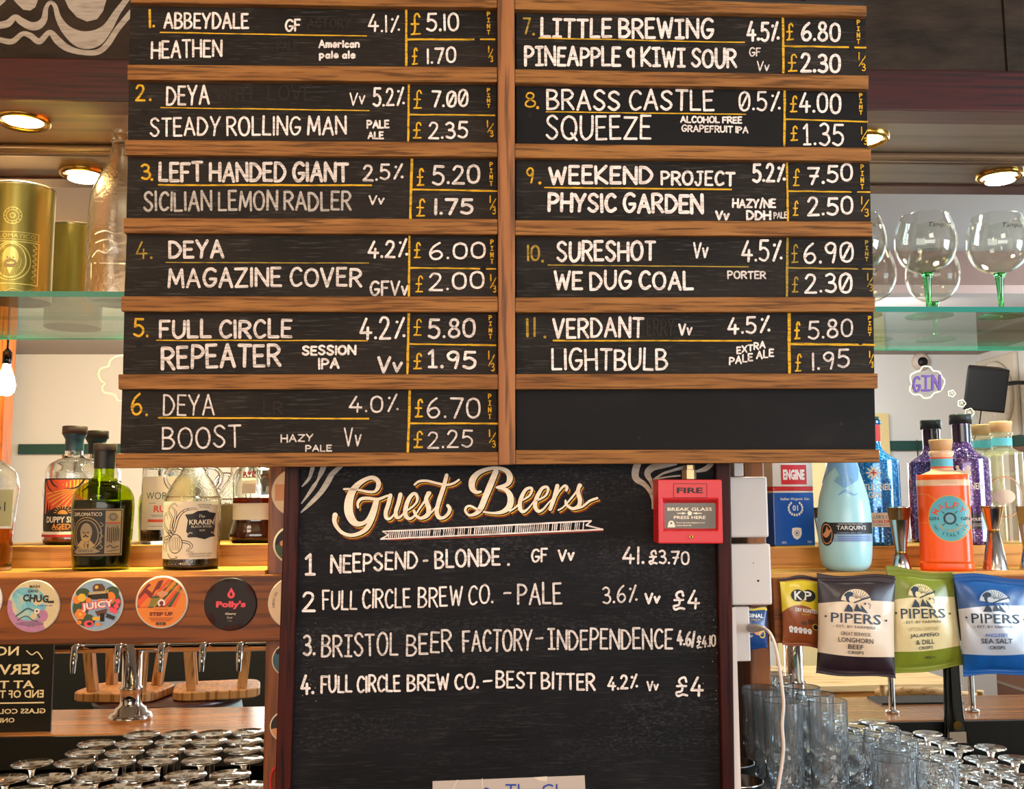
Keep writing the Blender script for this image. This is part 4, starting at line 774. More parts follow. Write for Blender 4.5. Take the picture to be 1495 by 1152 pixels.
# ================================================================ BOTTLES
def mpp(px, py, Y): return (atY(px+1, py, Y)-atY(px, py, Y)).length
class Bottle:
    def __init__(s, name, label, px, py, Y, prof, zb, cat='bottle', power=2, q=1, cap=0):
        s.k = mpp(px, py, Y); p = atY(px, py, Y); s.c = Vector((p.x, Y, zb)); s.power = power; s.q = q
        s.prof = [(r*s.k, z*s.k) for r, z in prof]; s.phi = math.atan2(-s.c.x, s.c.y)   # turns the label towards the viewer's side
        s.t = thing(name, label, cat, s.c)
    def r(s, z):
        pr = s.prof
        for (r0, z0), (r1, z1) in zip(pr, pr[1:]):
            if z0 <= z <= z1 and z1 > z0: return r0+(r1-r0)*(z-z0)/(z1-z0)
        return pr[-1][0]
    def body(s, mat, prof=None, n=40, name='glass_body', round_=True):
        pr = smooth(s.prof) if round_ else s.prof
        if mat in ('clear_glass', 'seeded_glass'):       # hollow, with a wall thickness
            inn = [(max(r-.0022, .0005), max(z, .006)) for r, z in pr if r > .004]; pr = pr+[(pr[-1][0]-.001, pr[-1][1]+.0004)]+inn[::-1]+[(0, .006)]
        return MB().lathe(pr, s.c, n, 0, s.power, s.q, PI/4 if s.power > 2 else 0).build(name, mat, s.t)
    def part(s, name, mat, prof, n=28, power=None, sm=True, bev=0):
        return MB().lathe([(r*s.k, z*s.k) for r, z in prof], s.c, n, 0, power or 2, 1, sm=sm).build(name, mat, s.t, bev)
    def inner(s, mat, lo, hi, f=.9, name='liquid'):
        zs = [lo*s.k+(hi-lo)*s.k*i/14 for i in range(15)]
        pr = [(0, max(zs[0], .0063))]+[(max(.001, s.r(z)-max(.0024, (1-f)*.04)), max(z, .0063)) for z in zs]+[(0, zs[-1])]
        return MB().lathe(pr, s.c, 36, 0, s.power, s.q, PI/4 if s.power > 2 else 0).build(name, mat, s.t)
    def deco(s, base=.0007, rot=0, step=.00006):        # (u, v) in px: u along the front from the middle of what one sees, v up from the base
        def fn(u, v, off):
            z = v*s.k; r = s.r(z); U = u*s.k
            if s.power > 2:
                x = max(-r*.999, min(r*.999, U)); y = -s.q*r*(1-abs(x/r)**s.power)**(1/s.power)-off
                return s.c+Vector((x, y, z))
            a = U/max(r, s.rm)+s.phi+rot; r += off
            return s.c+Vector((r*math.sin(a), -r*math.cos(a)*s.q, z))
        s.rm = max(r for r, z in s.prof)*.8; d = D(fn, base, step); d.slice = 5; return d
def smooth(pr):
    out = [pr[0]]; body = pr[1:]
    return out+catmull(body, 4)

def portrait(d, u, v, h, dk, lt, md):                   # an engraved bearded gentleman in an oval, generic
    d.disc(u, v, h*.5, lt, h*.62); d.disc(u, v, h*.46, dk, h*.58); d.poly([(u-h*.38, v-h*.42), (u-h*.2, v-h*.22), (u+h*.2, v-h*.22), (u+h*.38, v-h*.42), (u+h*.2, v-h*.55), (u-h*.2, v-h*.55)], md)
    d.disc(u, v+h*.12, h*.25, lt, h*.36); d.disc(u, v-h*.1, h*.2, md, h*.16); d.disc(u, v-h*.08, h*.13, lt, h*.05)
    d.disc(u-h*.09, v+h*.1, h*.035, dk); d.disc(u+h*.09, v+h*.1, h*.035, dk); d.stroke([(u, v+h*.1), (u-h*.03, v+h*.0), (u+h*.02, v)], h*.03, dk); d.stroke([(u-h*.1, v-h*.06), (u, v-h*.03), (u+h*.1, v-h*.06)], h*.05, dk)
    d.poly([(u-h*.1, v-h*.25), (u, v-h*.5), (u+h*.1, v-h*.25)], lt)
# -- dark green squat rum bottle
b = Bottle('rum_bottle', 'squat dark green bottle with black portrait label, front of the left shelf', 147, 833, 1.80, [(0, 0), (37, 0), (40, 3), (42, 30), (44.5, 80), (44.5, 98), (42, 112), (33, 124), (22, 130), (19.5, 133), (18, 135.5), (15, 138), (14.5, 150), (14.3, 177)], ZS, q=.9)
b.body('green_glass'); b.inner('rum_dark', 2, 103, .92); b.part('capsule', 'black', [(15, 150), (15.3, 176)]); b.part('stopper', 'cap_brown', [(0, 176), (16.5, 176), (17, 177.5), (17, 186), (16, 187.5), (0, 187.5)])
d = b.deco(.0008, -.06); d.rect(-49, 21, 32, 91, 0, 30, 3); d.rect(-48, 22.5, 31, 89.5, 1, 30, 1); d.rect(-47, 23.5, 30, 88.5, 0, 30, 1)
d.rect(5, 25, 28, 87, 2, 8, 1); d.rect(6, 70, 27, 86, 3, 8, 1); d.disc(16, 78, 8, 2, 6.5); d.ring(16, 78, 5, .8, 0); d.rect(5, 68.5, 28, 70, 4, 8, 1)
for j in range(7): d.rect(8+j*2.7, 40+rl.uniform(0, 4), 9.2+j*2.7, 66-rl.uniform(0, 6), 0)
d.stroke([(8, 34), (13, 37), (17, 33), (25, 36)], 1, 0, True); d.stroke([(8, 28), (25, 30)], .7, 0)
d.text('DIPLOMATICO', -21, 82, 5.2, 5, w=43, bold=.0); d.ring(-21, 53, 22, 1, 1, ry=25); portrait(d, -21, 52, 36, 0, 2, 3)
for sx in (-1, 1):
    for j in range(5): d.stroke([(-21+sx*20, 70-j*8), (-21+sx*(23.5-(j % 2)*2), 66-j*8), (-21+sx*19, 63-j*8)], 1.1, 2, True)
d.poly([(-41, 27), (-34, 33), (-8, 33), (0, 28), (-8, 26), (-34, 25)], 2); d.text('RESERVA', -21, 29.3, 3, 0, w=22); d.build('label', ['label_black', 'label_gold', 'label_grey_light', 'label_gold', 'print_red', 'cream_print'], b.t)['label'] = 'black and gold portrait label'
d = b.deco(.0012); d.stroke([(-4, 168), (6, 168), (11, 165)], 2.4, 0); d.stroke([(0, 161), (10, 161)], 1.6, 0); d.text('1/1', -6, 169, 5, 0); d.build('neck_print', ['cream_print'], b.t)
# -- amber rum with orange sunburst label
b = Bottle('rum_bottle', 'clear rum bottle with orange sunburst label and blue neck, on the left riser', 103, 795, 1.923, [(0, 0), (34, 0), (37.5, 3), (39, 10), (37, 22), (38, 26), (38, 98), (38, 108), (34, 118), (24, 125), (15, 129), (13, 133), (12.5, 141), (12.5, 147)], ZR)
b.body('clear_glass'); b.inner('amber', 3, 20, .95); b.part('neck_capsule', 'cap_blue', [(13.2, 139), (13.2, 156), (17, 163), (17, 164)]); b.part('stopper', 'cap_brown', [(0, 164), (18, 164), (18, 175), (17, 176), (0, 176)])
d = b.deco(.0008, -.22); d.rect(-50, 20, 50, 97, 0, 40, 3); d.rect(-38, 46, 30, 95, 1, 26, 2); d.poly([(8, 95), (30, 95), (28, 60), (12, 78), (-6, 88)], 2)
for j in range(8): a = math.radians(196+j*10); d.stroke([(16+6*math.cos(a), 84+6*math.sin(a)), (16+52*math.cos(a), 84+36*math.sin(a))], [.6, 1.8], 2)
d.disc(0, 46, 26, 0, 10, a0=0, a1=180)
for x0, x1, h in ((-34, -26, 40), (-27, -22, 33), (18, 22, 36), (26, 29, 42), (-14, -11, 22), (8, 10, 24)): d.poly([(x0, 44), ((x0+x1)/2-1, 44+h*.55), (x1, 44)], 0)
for q_ in ([(-36, 96), (-30, 84), (-18, 76)], [(-26, 96), (-20, 88), (-12, 84)], [(24, 96), (14, 84), (-2, 82)], [(32, 96), (30, 86), (20, 78)]): d.stroke(q_, [3, 2.4, .6], 0, True)
d.disc(-4, 45, 7, 3, 6, a0=0, a1=180)
for j in range(9): a = math.radians(10+j*20); d.stroke([(-4+9*math.cos(a), 45.5+8*math.sin(a)), (-4+13*math.cos(a), 45.5+11.5*math.sin(a))], 1.1, 3)
d.text('DUPPY SHARE', 0, 37, 9, 4, w=60, bold=.03); d.text('AGED', -6, 27.3, 7.6, 3, w=27, bold=.03); d.rect(-18, 22, 6, 22.8, 3, 8, 1); d.rect(-50, 15.5, 50, 19.5, 4, 40, 1); d.rect(-50, 12, 50, 15.5, 5, 40, 1)
d.build('label', ['label_black', 'print_orange', 'print_yellow', 'print_amber', 'cream_print', 'print_red'], b.t)['label'] = 'black and orange sunburst label'
# -- kraken-style handled bottle
b = Bottle('rum_bottle', 'nearly empty two-handled bottle with cream octopus label, front of left shelf', 279, 831, 1.80, [(0, 0), (36, 0), (39.5, 3), (40.5, 14), (40.8, 96), (39, 106), (33, 120), (26, 132), (20, 140), (16, 150), (15, 164), (15, 172)], ZS)
b.body('seeded_glass'); b.inner('rum_dark', 4, 15, .95)
for sx in (-1, 1):
    pts = [(sx*33, 118), (sx*40, 128), (sx*40, 140), (sx*31, 149), (sx*19, 150), (sx*16, 146)]; hp = catmull([(x*b.k, z*b.k) for x, z in pts], 5)
    MB().tube([b.c+Vector((x, 0, z)) for x, z in hp], 3.4*b.k, 10).build('handle', 'clear_glass', b.t)
b.part('stopper', 'black', [(0, 170), (17, 170), (17, 184), (0, 184)])
d = b.deco(.0008, -.25); d.rect(-52, 16, 52, 99, 0, 44, 2)
for q_, w_ in (([(-14, 44), (-22, 60), (-20, 74), (-28, 86), (-18, 96), (-12, 92)], [3, 4, 3.4, 3, 2, 1]), ([(-20, 50), (-34, 60), (-42, 72), (-34, 82), (-30, 74)], [4, 4, 3.6, 2.4, 1]), ([(-16, 56), (-10, 76), (0, 86), (14, 88), (20, 82)], [4, 4, 3, 2, 1]),
               ([(-24, 48), (-38, 44), (-42, 34), (-34, 28)], [4, 4, 3, 1]), ([(-14, 42), (4, 40), (10, 34), (4, 28), (12, 26)], [3.6, 3.4, 3, 2, 1]), ([(-26, 46), (-32, 36), (-30, 26)], [3, 3, 1]), ([(-18, 62), (-14, 82), (-22, 92)], [3, 3, 1]), ([(-36, 40), (-44, 52), (-42, 60)], [3, 3, 1.2])):
    d.stroke(q_, [w*1.25 for w in w_], 1, True); d.stroke(q_, [w*.6 for w in w_], 0, True)
d.disc(-14, 38, 11.5, 1, 14); d.disc(-14, 38, 10.3, 0, 12.8)
for j in range(6): d.stroke([(-20+j*2.4, 48), (-22+j*3.1, 40), (-20+j*2.4, 29)], .7, 1, True)
for x in (-25, -18): d.disc(x, 55, 3, 1); d.disc(x, 55, 2, 0); d.disc(x, 55, 1, 1)
fr_ = [(2, 55), (4, 72), (0, 80), (10, 81), (17, 85), (30, 86), (36, 83), (46, 82), (43, 74), (45, 62), (43, 52), (46, 48), (36, 47), (28, 44), (16, 47), (4, 47), (6, 52)]
d.poly([(22+(x-22)*1.08, 65+(y-65)*1.1) for x, y in fr_], 0); d.poly(fr_, 1); d.text('The', 23, 77.5, 4.2, 0, shear=.3); d.text('KRAKEN', 24, 69, 7.2, 0, w=36, bold=.02); d.text('BLACK SPICED', 24, 62.5, 3, 0, w=30); d.text('RUM', 24, 57, 2.6, 0); d.text('40%', 8, 53.5, 2.4, 0); d.text('70cl', 40, 53.5, 2.4, 0)
d.text('ALCOHOL VOLUME', 27, 94, 2.4, 1, w=20); d.text('The Mariner', 27, 90.5, 2.2, 1); d.text('CARIBBEAN RUM WITH SPICES', 22, 23.5, 2.2, 1, w=36); d.text('IMPORTED AND BOTTLED IN EUROPE', 22, 20, 2.2, 1, w=30); d.stroke([(-26, 24), (-20, 17), (-10, 18), (-12, 20)], .9, 1, True)
d.text('- - - 40%', -8, 9.5, 3.6, 0, w=34); d.build('label', ['cream_print', 'label_black'], b.t)['label'] = 'cream label with an ink octopus'
# -- green-necked rum behind it
b = Bottle('rum_bottle', 'bottle with plain white label reading RUM in orange, behind the octopus bottle', 243, 795, 1.925, [(0, 0), (34, 0), (37, 3), (37, 100), (35, 112), (24, 122), (14, 130), (12, 138), (12, 152)], ZR)
b.body('clear_glass'); b.inner('rum_dark', 3, 21, .95); b.part('stopper', 'cork', [(0, 150), (12.5, 150), (13, 164), (0, 164)])
d = b.deco(.0008); d.rect(-46, 21, 46, 98, 0, 40, 2); d.text('WORTHY', -4, 70, 10.5, 1, w=58, bold=.0); d.text('RUM', -5, 51, 10, 2, w=29, bold=.03); d.rect(-29, 32, 20, 36, 2, 16, 1); d.rect(-28, 59, -16, 59.6, 1); d.rect(-24, 42, 10, 42.6, 3, 8); d.rect(-22, 40, 10, 40.6, 3, 8); d.rect(-28, 26, 10, 26.6, 3, 8)
d.build('label', ['label_white', 'print_green', 'print_orange', 'label_grey'], b.t)['label'] = 'white label with orange and green lettering'
# -- amber whisky by the post
b = Bottle('whisky_bottle', 'clear bottle with a cream band above amber whisky, beside the left post', 372, 795, 1.93, [(0, 0), (30, 0), (34, 5), (35, 14), (31, 30), (31, 56), (32, 90), (28, 106), (16, 116), (12, 122), (12, 140)], ZR, power=3.2)
b.body('clear_glass'); b.inner('amber_dark', 3, 60, .93); b.part('stopper', 'cork', [(0, 138), (12.5, 138), (12.5, 150), (0, 150)])
d = b.deco(.0008); d.rect(-31, 34, 30, 58, 0, 24, 2); d.rect(-31, 58, 30, 66, 1, 24, 1); d.build('band_label', ['label_white', 'amber_dark', 'print_red'], b.t)
d = b.deco(.0008); d.text('RYE', -4, 100, 8, 1, bold=.04); d.rect(-14, 72, 6, 96, 0, 4, 1); d.build('upper_label', ['label_white', 'print_red'], b.t)
# -- cut-off bottle at the far left
b = Bottle('spirit_bottle', 'clear bottle of amber spirit cut off by the left edge', -23, 830, 1.80, [(0, 0), (34, 0), (37, 4), (38, 60), (43, 118), (43, 128), (38, 148), (24, 160), (14, 166), (12, 172), (12, 180)], ZS)
b.body('clear_glass'); b.inner('amber', 3, 62, .93); b.part('stopper', 'cork', [(0, 178), (13, 178), (14, 190), (0, 190)])
d = b.deco(.0008); d.rect(-10, 66, 38, 120, 0, 16, 2); d.text('No1', 10, 95, 14, 1, w=30); d.build('label', ['label_grey_light', 'label_black'], b.t)
d = b.deco(.0008, PI); d.rect(-40, 8, 40, 40, 0, 30, 1); d.disc(0, 24, 12, 1); d.disc(0, 24, 10, 0); d.text('40', 0, 24, 8, 1); d.build('back_label', ['label_black', 'print_red'], b.t)

# ---- right shelf
def can():
    px, py, Y = 1152.5, 797, 1.90; k = mpp(px, py, Y); p = atY(px, py, Y); c = Vector((p.x, Y, ZRR))
    t = thing('gin_can', 'rectangular oil-can style gin tin in blue, white and red on the right riser', 'gin tin', c)
    w, h = 31*k, 134*k
    ang = math.radians(8); ca, sa = math.cos(ang), math.sin(ang)
    def R(x, y, z): return c+Vector((x*ca-y*sa, x*sa+y*ca, z))
    def bx(x0, x1, y0, y1, z0, z1, mi, mb): return mb.hexa([R(x0, y0, z0), R(x1, y0, z0), R(x1, y0, z1), R(x0, y0, z1), R(x0, y1, z0), R(x1, y1, z0), R(x1, y1, z1), R(x0, y1, z1)], mi)
    mb = MB(); dp = .024
    for z0, z1, mi in ((0, 2*k, 3), (2*k, 76*k, 1), (76*k, 79*k, 0), (79*k, 85*k, 2), (85*k, h-3*k, 0)): bx(-w, w, -dp, dp, z0, z1, mi, mb)
    bx(-w-.0012, w+.0012, -dp-.0012, dp+.0012, h-3*k, h, 3, mb); mb.build('can_body', ['can_white', 'can_blue', 'can_red', 'steel'], t, .0025)
    MB().lathe([(0, 0), (.010, 0), (.010, .02), (0, .02)], R(-.015, 0, h), 20).build('screw_cap', 'white_plastic', t)
    d = D(lambda u, v, o: R(u*k, -dp-o, v*k), .0006); d.rect(-18, 88, 21, 116, 0); d.text('ENGINE', 1.5, 102, 15, 1, w=33, bold=.05); d.build('name_panel', ['can_red', 'white_print'], t)
    d = D(lambda u, v, o: R(u*k, -dp-o, v*k), .0006); d.text('Italian Organic Gin', 2, 67, 4.6, 1, w=44, bold=.02)
    d.text('01', 2, 54.5, 8, 1, bold=.03); d.poly([(-4, 26), (-4.5, 18), (-2, 12.5), (3, 9.5), (8, 12.5), (10.5, 18), (10, 26), (3, 27)], 1); d.ring(3, 19, 4, 1, 2); d.disc(3, 19, 1.6, 3); d.text('43%', -17, 6, 3, 1); d.text('70cl', 22, 6.5, 3, 1)
    for sx in (-1, 1):
        for j in range(7): a = math.radians(-80+j*22); x, y = 2+sx*10.5*math.cos(a), 54+9.5*math.sin(a); d.disc(x, y, 1.5, 1, 2)
    d.build('print', ['can_red', 'white_print', 'label_gold', 'can_blue'], t)
can()
b = Bottle('gin_bottle', 'frosted pale aqua gin bottle with wax shoulders, front of the right shelf', 1236, 834, 1.79, [(0, 0), (24, 0), (32, 6), (35.5, 18), (37.3, 42), (37.6, 71), (35, 100), (29.5, 122), (24, 141), (19, 158), (16, 172), (15, 186), (15, 196)], ZSR)
b.body('aqua_gin', name='frosted_body')
w = MB(); n = 48; vs = []; fs = []                      # wax with a dripping scalloped edge
for i in range(n):
    a = 2*PI*i/n; lo = 140+9*math.cos(3*a+1.2)-abs(6*math.sin(4*a))
    for j in range(7):
        z = (lo+(204-lo)*j/6)*b.k; r = b.r(z)+.0011; vs.append(b.c+Vector((r*math.cos(a), r*math.sin(a), z)))
for i in range(n):
    for j in range(6): i2 = (i+1) % n; fs.append((i*7+j, i2*7+j, i2*7+j+1, i*7+j+1))
w.add(vs, fs, 0, True).build('wax_seal', 'aqua_wax', b.t)
d = b.deco(.0008, -.05); d.rect(-20, 44, 52, 69, 0, 24, 2); d.rect(-20, 42, 52, 53, 2, 24, 1); d.disc(-25, 53, 12, 0, 17); d.ring(-25, 53, 9.5, 1.0, 3, ry=14.5); d.poly([(-28, 48), (-33, 52), (-27, 56), (-24, 64), (-21, 58), (-16, 60), (-20, 52), (-24, 48)], 3)
d.text("TARQUIN'S", 12, 61.5, 7, 1, w=42, bold=.01); d.text('CORNISH DRY GIN', 8, 54.8, 2.2, 2, w=34); d.text('HANDCRAFTED SMALL BATCH', 10, 67, 1.6, 1, w=34)
for j in range(3): d.rect(-8, 44+j*2.6, 40, 44.7+j*2.6, 4, 12)
d.build('label', ['label_black', 'white_print', 'badge_sky', 'badge_peach', 'print_blue'], b.t)
d = b.deco(.0011); 
for j in range(9): a = math.radians(150-j*16); d.stroke([(2, 118), (2+16*math.cos(a), 118+14*math.sin(a)+4)], [1.2, 2.4], 0)
d.stroke([(-6, 108), (4, 114), (14, 108), (20, 110)], [1.5, 4, 2, 1], 0, True); d.build('embossing', 'aqua_wax', b.t)
def whitley(px, Y, glit, label, cap, full=True, blue=False):
    b = Bottle('gin_bottle', label, px, 796, Y, [(0, 0), (33, 0), (36, 3), (36.5, 14), (36.5, 112), (34, 121), (22, 130), (15, 137), (12.5, 146), (12, 172), (13.5, 173), (13.5, 178), (12, 179)], ZRR)
    b.body(glit, name='speckled_body'); 
    if blue: b.part('neck_wrap', 'print_red', [(12.6, 148), (12.8, 172)]); b.part('lip', 'clear_glass', [(13.2, 172.5), (14.2, 174), (14.2, 178), (12, 180), (0, 180)])
    else: b.part('neck_wrap', 'dark_purple', [(12.9, 146), (12.9, 171)])
    b.part('stopper', cap, [(0, 172), (15.5, 172), (15.5, 184), (14.5, 186), (0, 186)] if not blue else [(0, 179), (12, 179), (12, 184), (0, 184)])
    d = b.deco(.0008); d.text('WHITLEY NEILL', 0, 82, 8.5, 0, w=58, bold=.01); d.text('GIN', 1, 71, 9, 0, w=16, bold=.01)
    if blue:
        d2 = b.deco(.0008); d2.rect(-30, 26, 36, 46, 2, 24, 1); d2.text("DISTILLER'S CUT", 4, 40, 4.6, 1, w=46); d2.text('LONDON DRY', 4, 33.5, 4.6, 3, w=40, bold=.02); d2.rect(-18, 28.8, 26, 29.3, 1, 12)
        for j in range(10): a = 2*PI*j/10; d.stroke([(1+3*math.cos(a), 102+3*math.sin(a)), (1+9*math.cos(a), 102+9.5*math.sin(a))], 2.2, 2)
        d.disc(1, 102, 5, 2); d.rect(0, 98, 2, 106, 3); d.rect(-3, 101, 5, 103, 3)
    else:
        d2 = b.deco(.0008); d2.rect(-40, 22, 40, 44, 1, 30, 1); d2.text('PARMA VIOLET', 3, 36, 4, 0, w=40, bold=.02); d2.rect(-18, 29, 24, 29.5, 2, 10); d2.rect(-18, 26.5, 24, 27, 2, 10)
        for sx in (-1, 1): d.disc(sx*6, 101, 4, 2, 6); d.disc(sx*7, 109, 2.4, 2); d.stroke([(sx*3, 94), (sx*9, 98)], 2, 2)
        d.disc(0, 97, 4, 2, 7)
    mt = ['cream_print', 'label_black' if blue else 'dark_purple', 'label_white', 'print_red']; d.build('lettering', mt, b.t); d2.build('band_label', mt, b.t); return b
whitley(1279, 1.925, 'glitter_blue', 'speckled blue gin bottle with red neck wrap, beside the menu board', 'black', blue=True)
whitley(1412, 1.917, 'glitter_purple', 'tall speckled purple gin bottle with black stopper behind the orange gin bottle', 'black')
def malfy(px, py, Y, zb, label, orange):
    b = Bottle('gin_bottle', label, px, py, Y, [(0, 0), (34.5, 0), (36, 2), (36, 12), (35.3, 15), (35.3, 126), (33.5, 131), (28, 136), (16, 141), (12, 143)], zb, power=4.2 if orange else 2)
    if orange: b.t.rotation_euler.z = b.phi
    if orange: b.body('orange_gin', prof=None, name='liquid_body')
    else: b.body('frosty_glass')
    if orange: MB().lathe([(r*b.k+.0006, z*b.k) for r, z in [(35.3, 119), (35.3, 126), (33.5, 131), (28, 136), (16, 141), (12, 143)]], b.c, 40, 0, 4.2, 1, PI/4).build('frosted_shoulder', 'frost_cream', b.t); b.part('neck', 'frost_cream', [(20, 138), (16, 142), (14.5, 146), (14, 160), (17, 164), (17, 169), (14, 170)])
    b.part('neck_band', 'print_teal', [(15.2, 147), (15.2, 158)], sm=True); b.part('neck_stripe', 'print_orange', [(15.3, 158), (15.3, 160)]); b.part('neck_stripe', 'print_orange', [(15.3, 144.5), (15.3, 147)]); b.part('stopper', 'birch', [(0, 170), (14, 170), (16.5, 184), (16, 186), (0, 186)])
    d = b.deco(.0009)
    if orange:
        d.slice = None; d.disc(7, 73, 28.5, 1, 33, n=40, rings=8); d.disc(7, 73, 27.3, 0, 31.5, n=40, rings=8); d.slice = 4
        d.arctext('MALFY', 7, 71, 21.5, 148, 40, 8.5, 2, bold=.01, w=7); d.ring(7, 73, 8.5, 2.4, 3); d.disc(7, 73, 4.6, 4); d.disc(7, 73, 2.4, 0)
        for a in (45, 135, 225, 315): r = math.radians(a); d.stroke([(7+10*math.cos(r), 73+10*math.sin(r)), (7+14*math.cos(r), 73+14*math.sin(r))], 1, 3)
        d.text('GIN', -14, 73, 4.6, 3, w=13, bold=.01); d.text('GIN', 27, 73, 4.6, 3, w=12, bold=.01); d.text('G.Q.D.I.', 8, 87, 2.4, 3, w=12)
        d.arctext('CON ARANCIA', 7, 73, 17, 212, 328, 3.6, 1, w=2.6, inward=True); d.arctext('ITALY', 7, 73, 23, 246, 296, 4.6, 3, w=3.4, inward=True); d.arctext('70cl', 7, 73, 23, 205, 225, 3, 3, inward=True); d.arctext('41%', 7, 73, 23, 318, 335, 3, 3, inward=True)
        d.stroke([(-35, 108), (-20, 106), (-10, 98)], 1, 5, True); d.stroke([(-35, 67), (-22, 67)], .8, 5)
        d.build('label', ['print_teal', 'print_amber', 'print_orange', 'ink_navy', 'badge_sky', 'print_amber'], b.t)['label'] = 'round blue label with orange lettering'
    else:
        d.ring(2, 60, 26, 1.5, 0, ry=30, n=40); d.rect(-20, 4, -18, 18, 0); d.disc(2, 60, 20, 1, 12, n=30, rings=4); d.build('label', ['badge_peach', 'label_white'], b.t)
malfy(1383, 834, 1.79, ZSR, 'bright orange gin bottle with round blue label and pale wood stopper', True)
bz = Bottle('gin_bottle', 'clear gin bottle with blue neck band, on the riser right of the purple bottle', 1471, 796, 1.943, [(0, 0), (25, 0), (27, 2), (27, 118), (26, 127), (16, 134), (13.5, 138), (13.5, 152), (15, 155), (15, 158), (13, 159)], ZRR)
bz.body('frosty_glass'); bz.part('neck_band', 'print_teal', [(14, 139), (14, 150)]); bz.part('stopper', 'birch', [(0, 158), (13, 158), (15.5, 172), (15, 174), (0, 174)])
d = bz.deco(.0009); d.ring(0, 66, 25, 1.4, 0, ry=29, n=40); d.disc(0, 66, 14, 1, 10, n=30, rings=4); d.build('label', ['badge_peach', 'label_white'], bz.t); d = bz.deco(.0009); d.rect(-18, 6, -9, 32, 0, 4); d.build('tax_label', ['label_white'], bz.t)
def jigger(px, py, prof, label, Y=1.785):
    k = mpp(px, py, Y); p = atY(px, py, Y); c = Vector((p.x, Y, ZSR)); t = thing('jigger', label, 'jigger', c, 'steel jiggers on the right shelf')
    pr = [(r*k, z*k) for r, z in prof]; top = pr[-1]; wi = [r for r, z in prof].index(min(r for r, z in prof)); wz = prof[wi][1]*k
    MB().lathe([(r, z) for r, z in pr if z <= wz+1e-6]+[(0, wz)], c, 32).build('lower_cup', 'steel', t)
    MB().lathe([(r, z) for r, z in pr if z >= wz-1e-6]+[(top[0]-.0008, top[1]), (pr[wi][0], wz+.004), (0, wz+.004)], c, 32).build('upper_cup', 'steel', t)
    MB().lathe([(pr[wi][0], wz-.0015), (pr[wi][0]+.0012, wz), (pr[wi][0], wz+.0015)], c, 28).build('waist_ring', 'brass', t)
jigger(1316.5, 833, [(13.5, 0), (14, 1), (7.5, 26), (16.5, 89), (17.5, 90)], 'polished steel jigger with the deep cup up, between blue and orange gin bottles')
jigger(1453.5, 833, [(17.2, 0), (17, 1.5), (7.5, 56), (15.5, 89), (16.5, 90)], 'polished steel jigger with the deep cup down, right of the orange gin bottle')
jigger(1502, 833, [(12, 0), (12, 1), (6, 28), (12, 88), (13, 89)], 'steel jigger cut off by the right edge of the photo')

# ---- upper glass shelves
k = mpp(25, 425, 1.85); p = atY(26, 440, 1.85); tc = Vector((p.x, 1.85, ZGL)); tin = thing('gift_canister', 'gold-green embossed rum canister on the left glass shelf', 'canister', tc)
TR, TH = 46*k, 172*k
MB().lathe([(TR, 0), (TR, TH)], tc, 56).build('tube', 'tin_gold', tin); MB().lathe([(TR+.0008, TH-.004), (TR+.0012, TH), (TR-.001, TH+.001), (TR-.003, TH-.001), (0, TH-.001)], tc, 56).build('lid', 'tin_lid', tin)
ph = math.atan2(-tc.x, tc.y)
d = D(lambda u, v, o: tc+Vector(((TR+o)*math.sin(u*k/TR+ph*.35), -(TR+o)*math.cos(u*k/TR+ph*.35), v*k)), .0006)
d.ring(0, 120, 13, 1.2, 0); d.ring(0, 120, 9, 1, 0); d.ring(0, 120, 4, 1.2, 0)
for j in range(12): a = 2*PI*j/12; d.disc(11*math.cos(a), 120+11*math.sin(a), .9, 0)
d.rect(-37, 84, 37, 96, 0, 20); d.rect(-36, 85, 36, 95, 1, 20); d.text('DIPLOMATICO', 0, 90, 6, 0, w=64); d.rect(-38, 18, 38, 82, 0, 20); d.rect(-36.5, 19.5, 36.5, 80.5, 1, 20); d.ring(0, 52, 27, 1.6, 0, ry=29, n=40); portrait(d, 0, 53, 42, 1, 0, 2)
for sx in (-1, 1):
    for j in range(6): d.stroke([(sx*29, 78-j*8), (sx*34, 74-j*8), (sx*29, 71-j*8)], 1.4, 0, True)
d.poly([(-34, 24), (-28, 29), (28, 29), (34, 24), (28, 21), (-28, 21)], 0); d.text('RESERVA EXCLUSIVA', 0, 25, 3.4, 1, w=50); d.stroke([(-30, 8), (-20, 12), (-8, 6), (4, 11), (20, 8), (32, 13)], .9, 0, True)
for sx in (-1, 1): d.stroke([(sx*16-4, 170), (sx*16-4, 140), (sx*20-4, 134)], 1, 0) if sx < 0 else None
d.build('embossed_label', ['tin_print', 'tin_gold', 'label_gold'], tin)['label'] = 'raised golden portrait label'
k = mpp(172, 440, 1.86); p = atY(169, 450, 1.86); gc = Vector((p.x, 1.86, ZGL)); t = thing('glass_bottle', 'empty clear embossed glass bottle on the left glass shelf beside the menu board', 'bottle', gc)
pr = [(0, 0), (38, 0), (43, 6), (44, 30), (43, 60), (45, 84), (44, 110), (43, 140), (40, 165), (31, 190), (21, 210), (15.5, 228), (13.5, 240), (13, 246), (15, 248), (15, 256), (13, 258), (14, 264), (13.5, 266)]
op = smooth([(r*k, z*k) for r, z in pr]); ip = [(max(r-.003, .0005), max(z, .007)) for r, z in op if r > .004]
MB().lathe(op+[(op[-1][0]-.001, op[-1][1]+.0004)]+ip[::-1]+[(0, .007)], gc, 44).build('glass_body', 'seeded_glass', t)
d = D(lambda u, v, o: gc+Vector(((43.5*k+o)*math.sin(u/43.5), -(43.5*k+o)*math.cos(u/43.5), v*k)), .001)
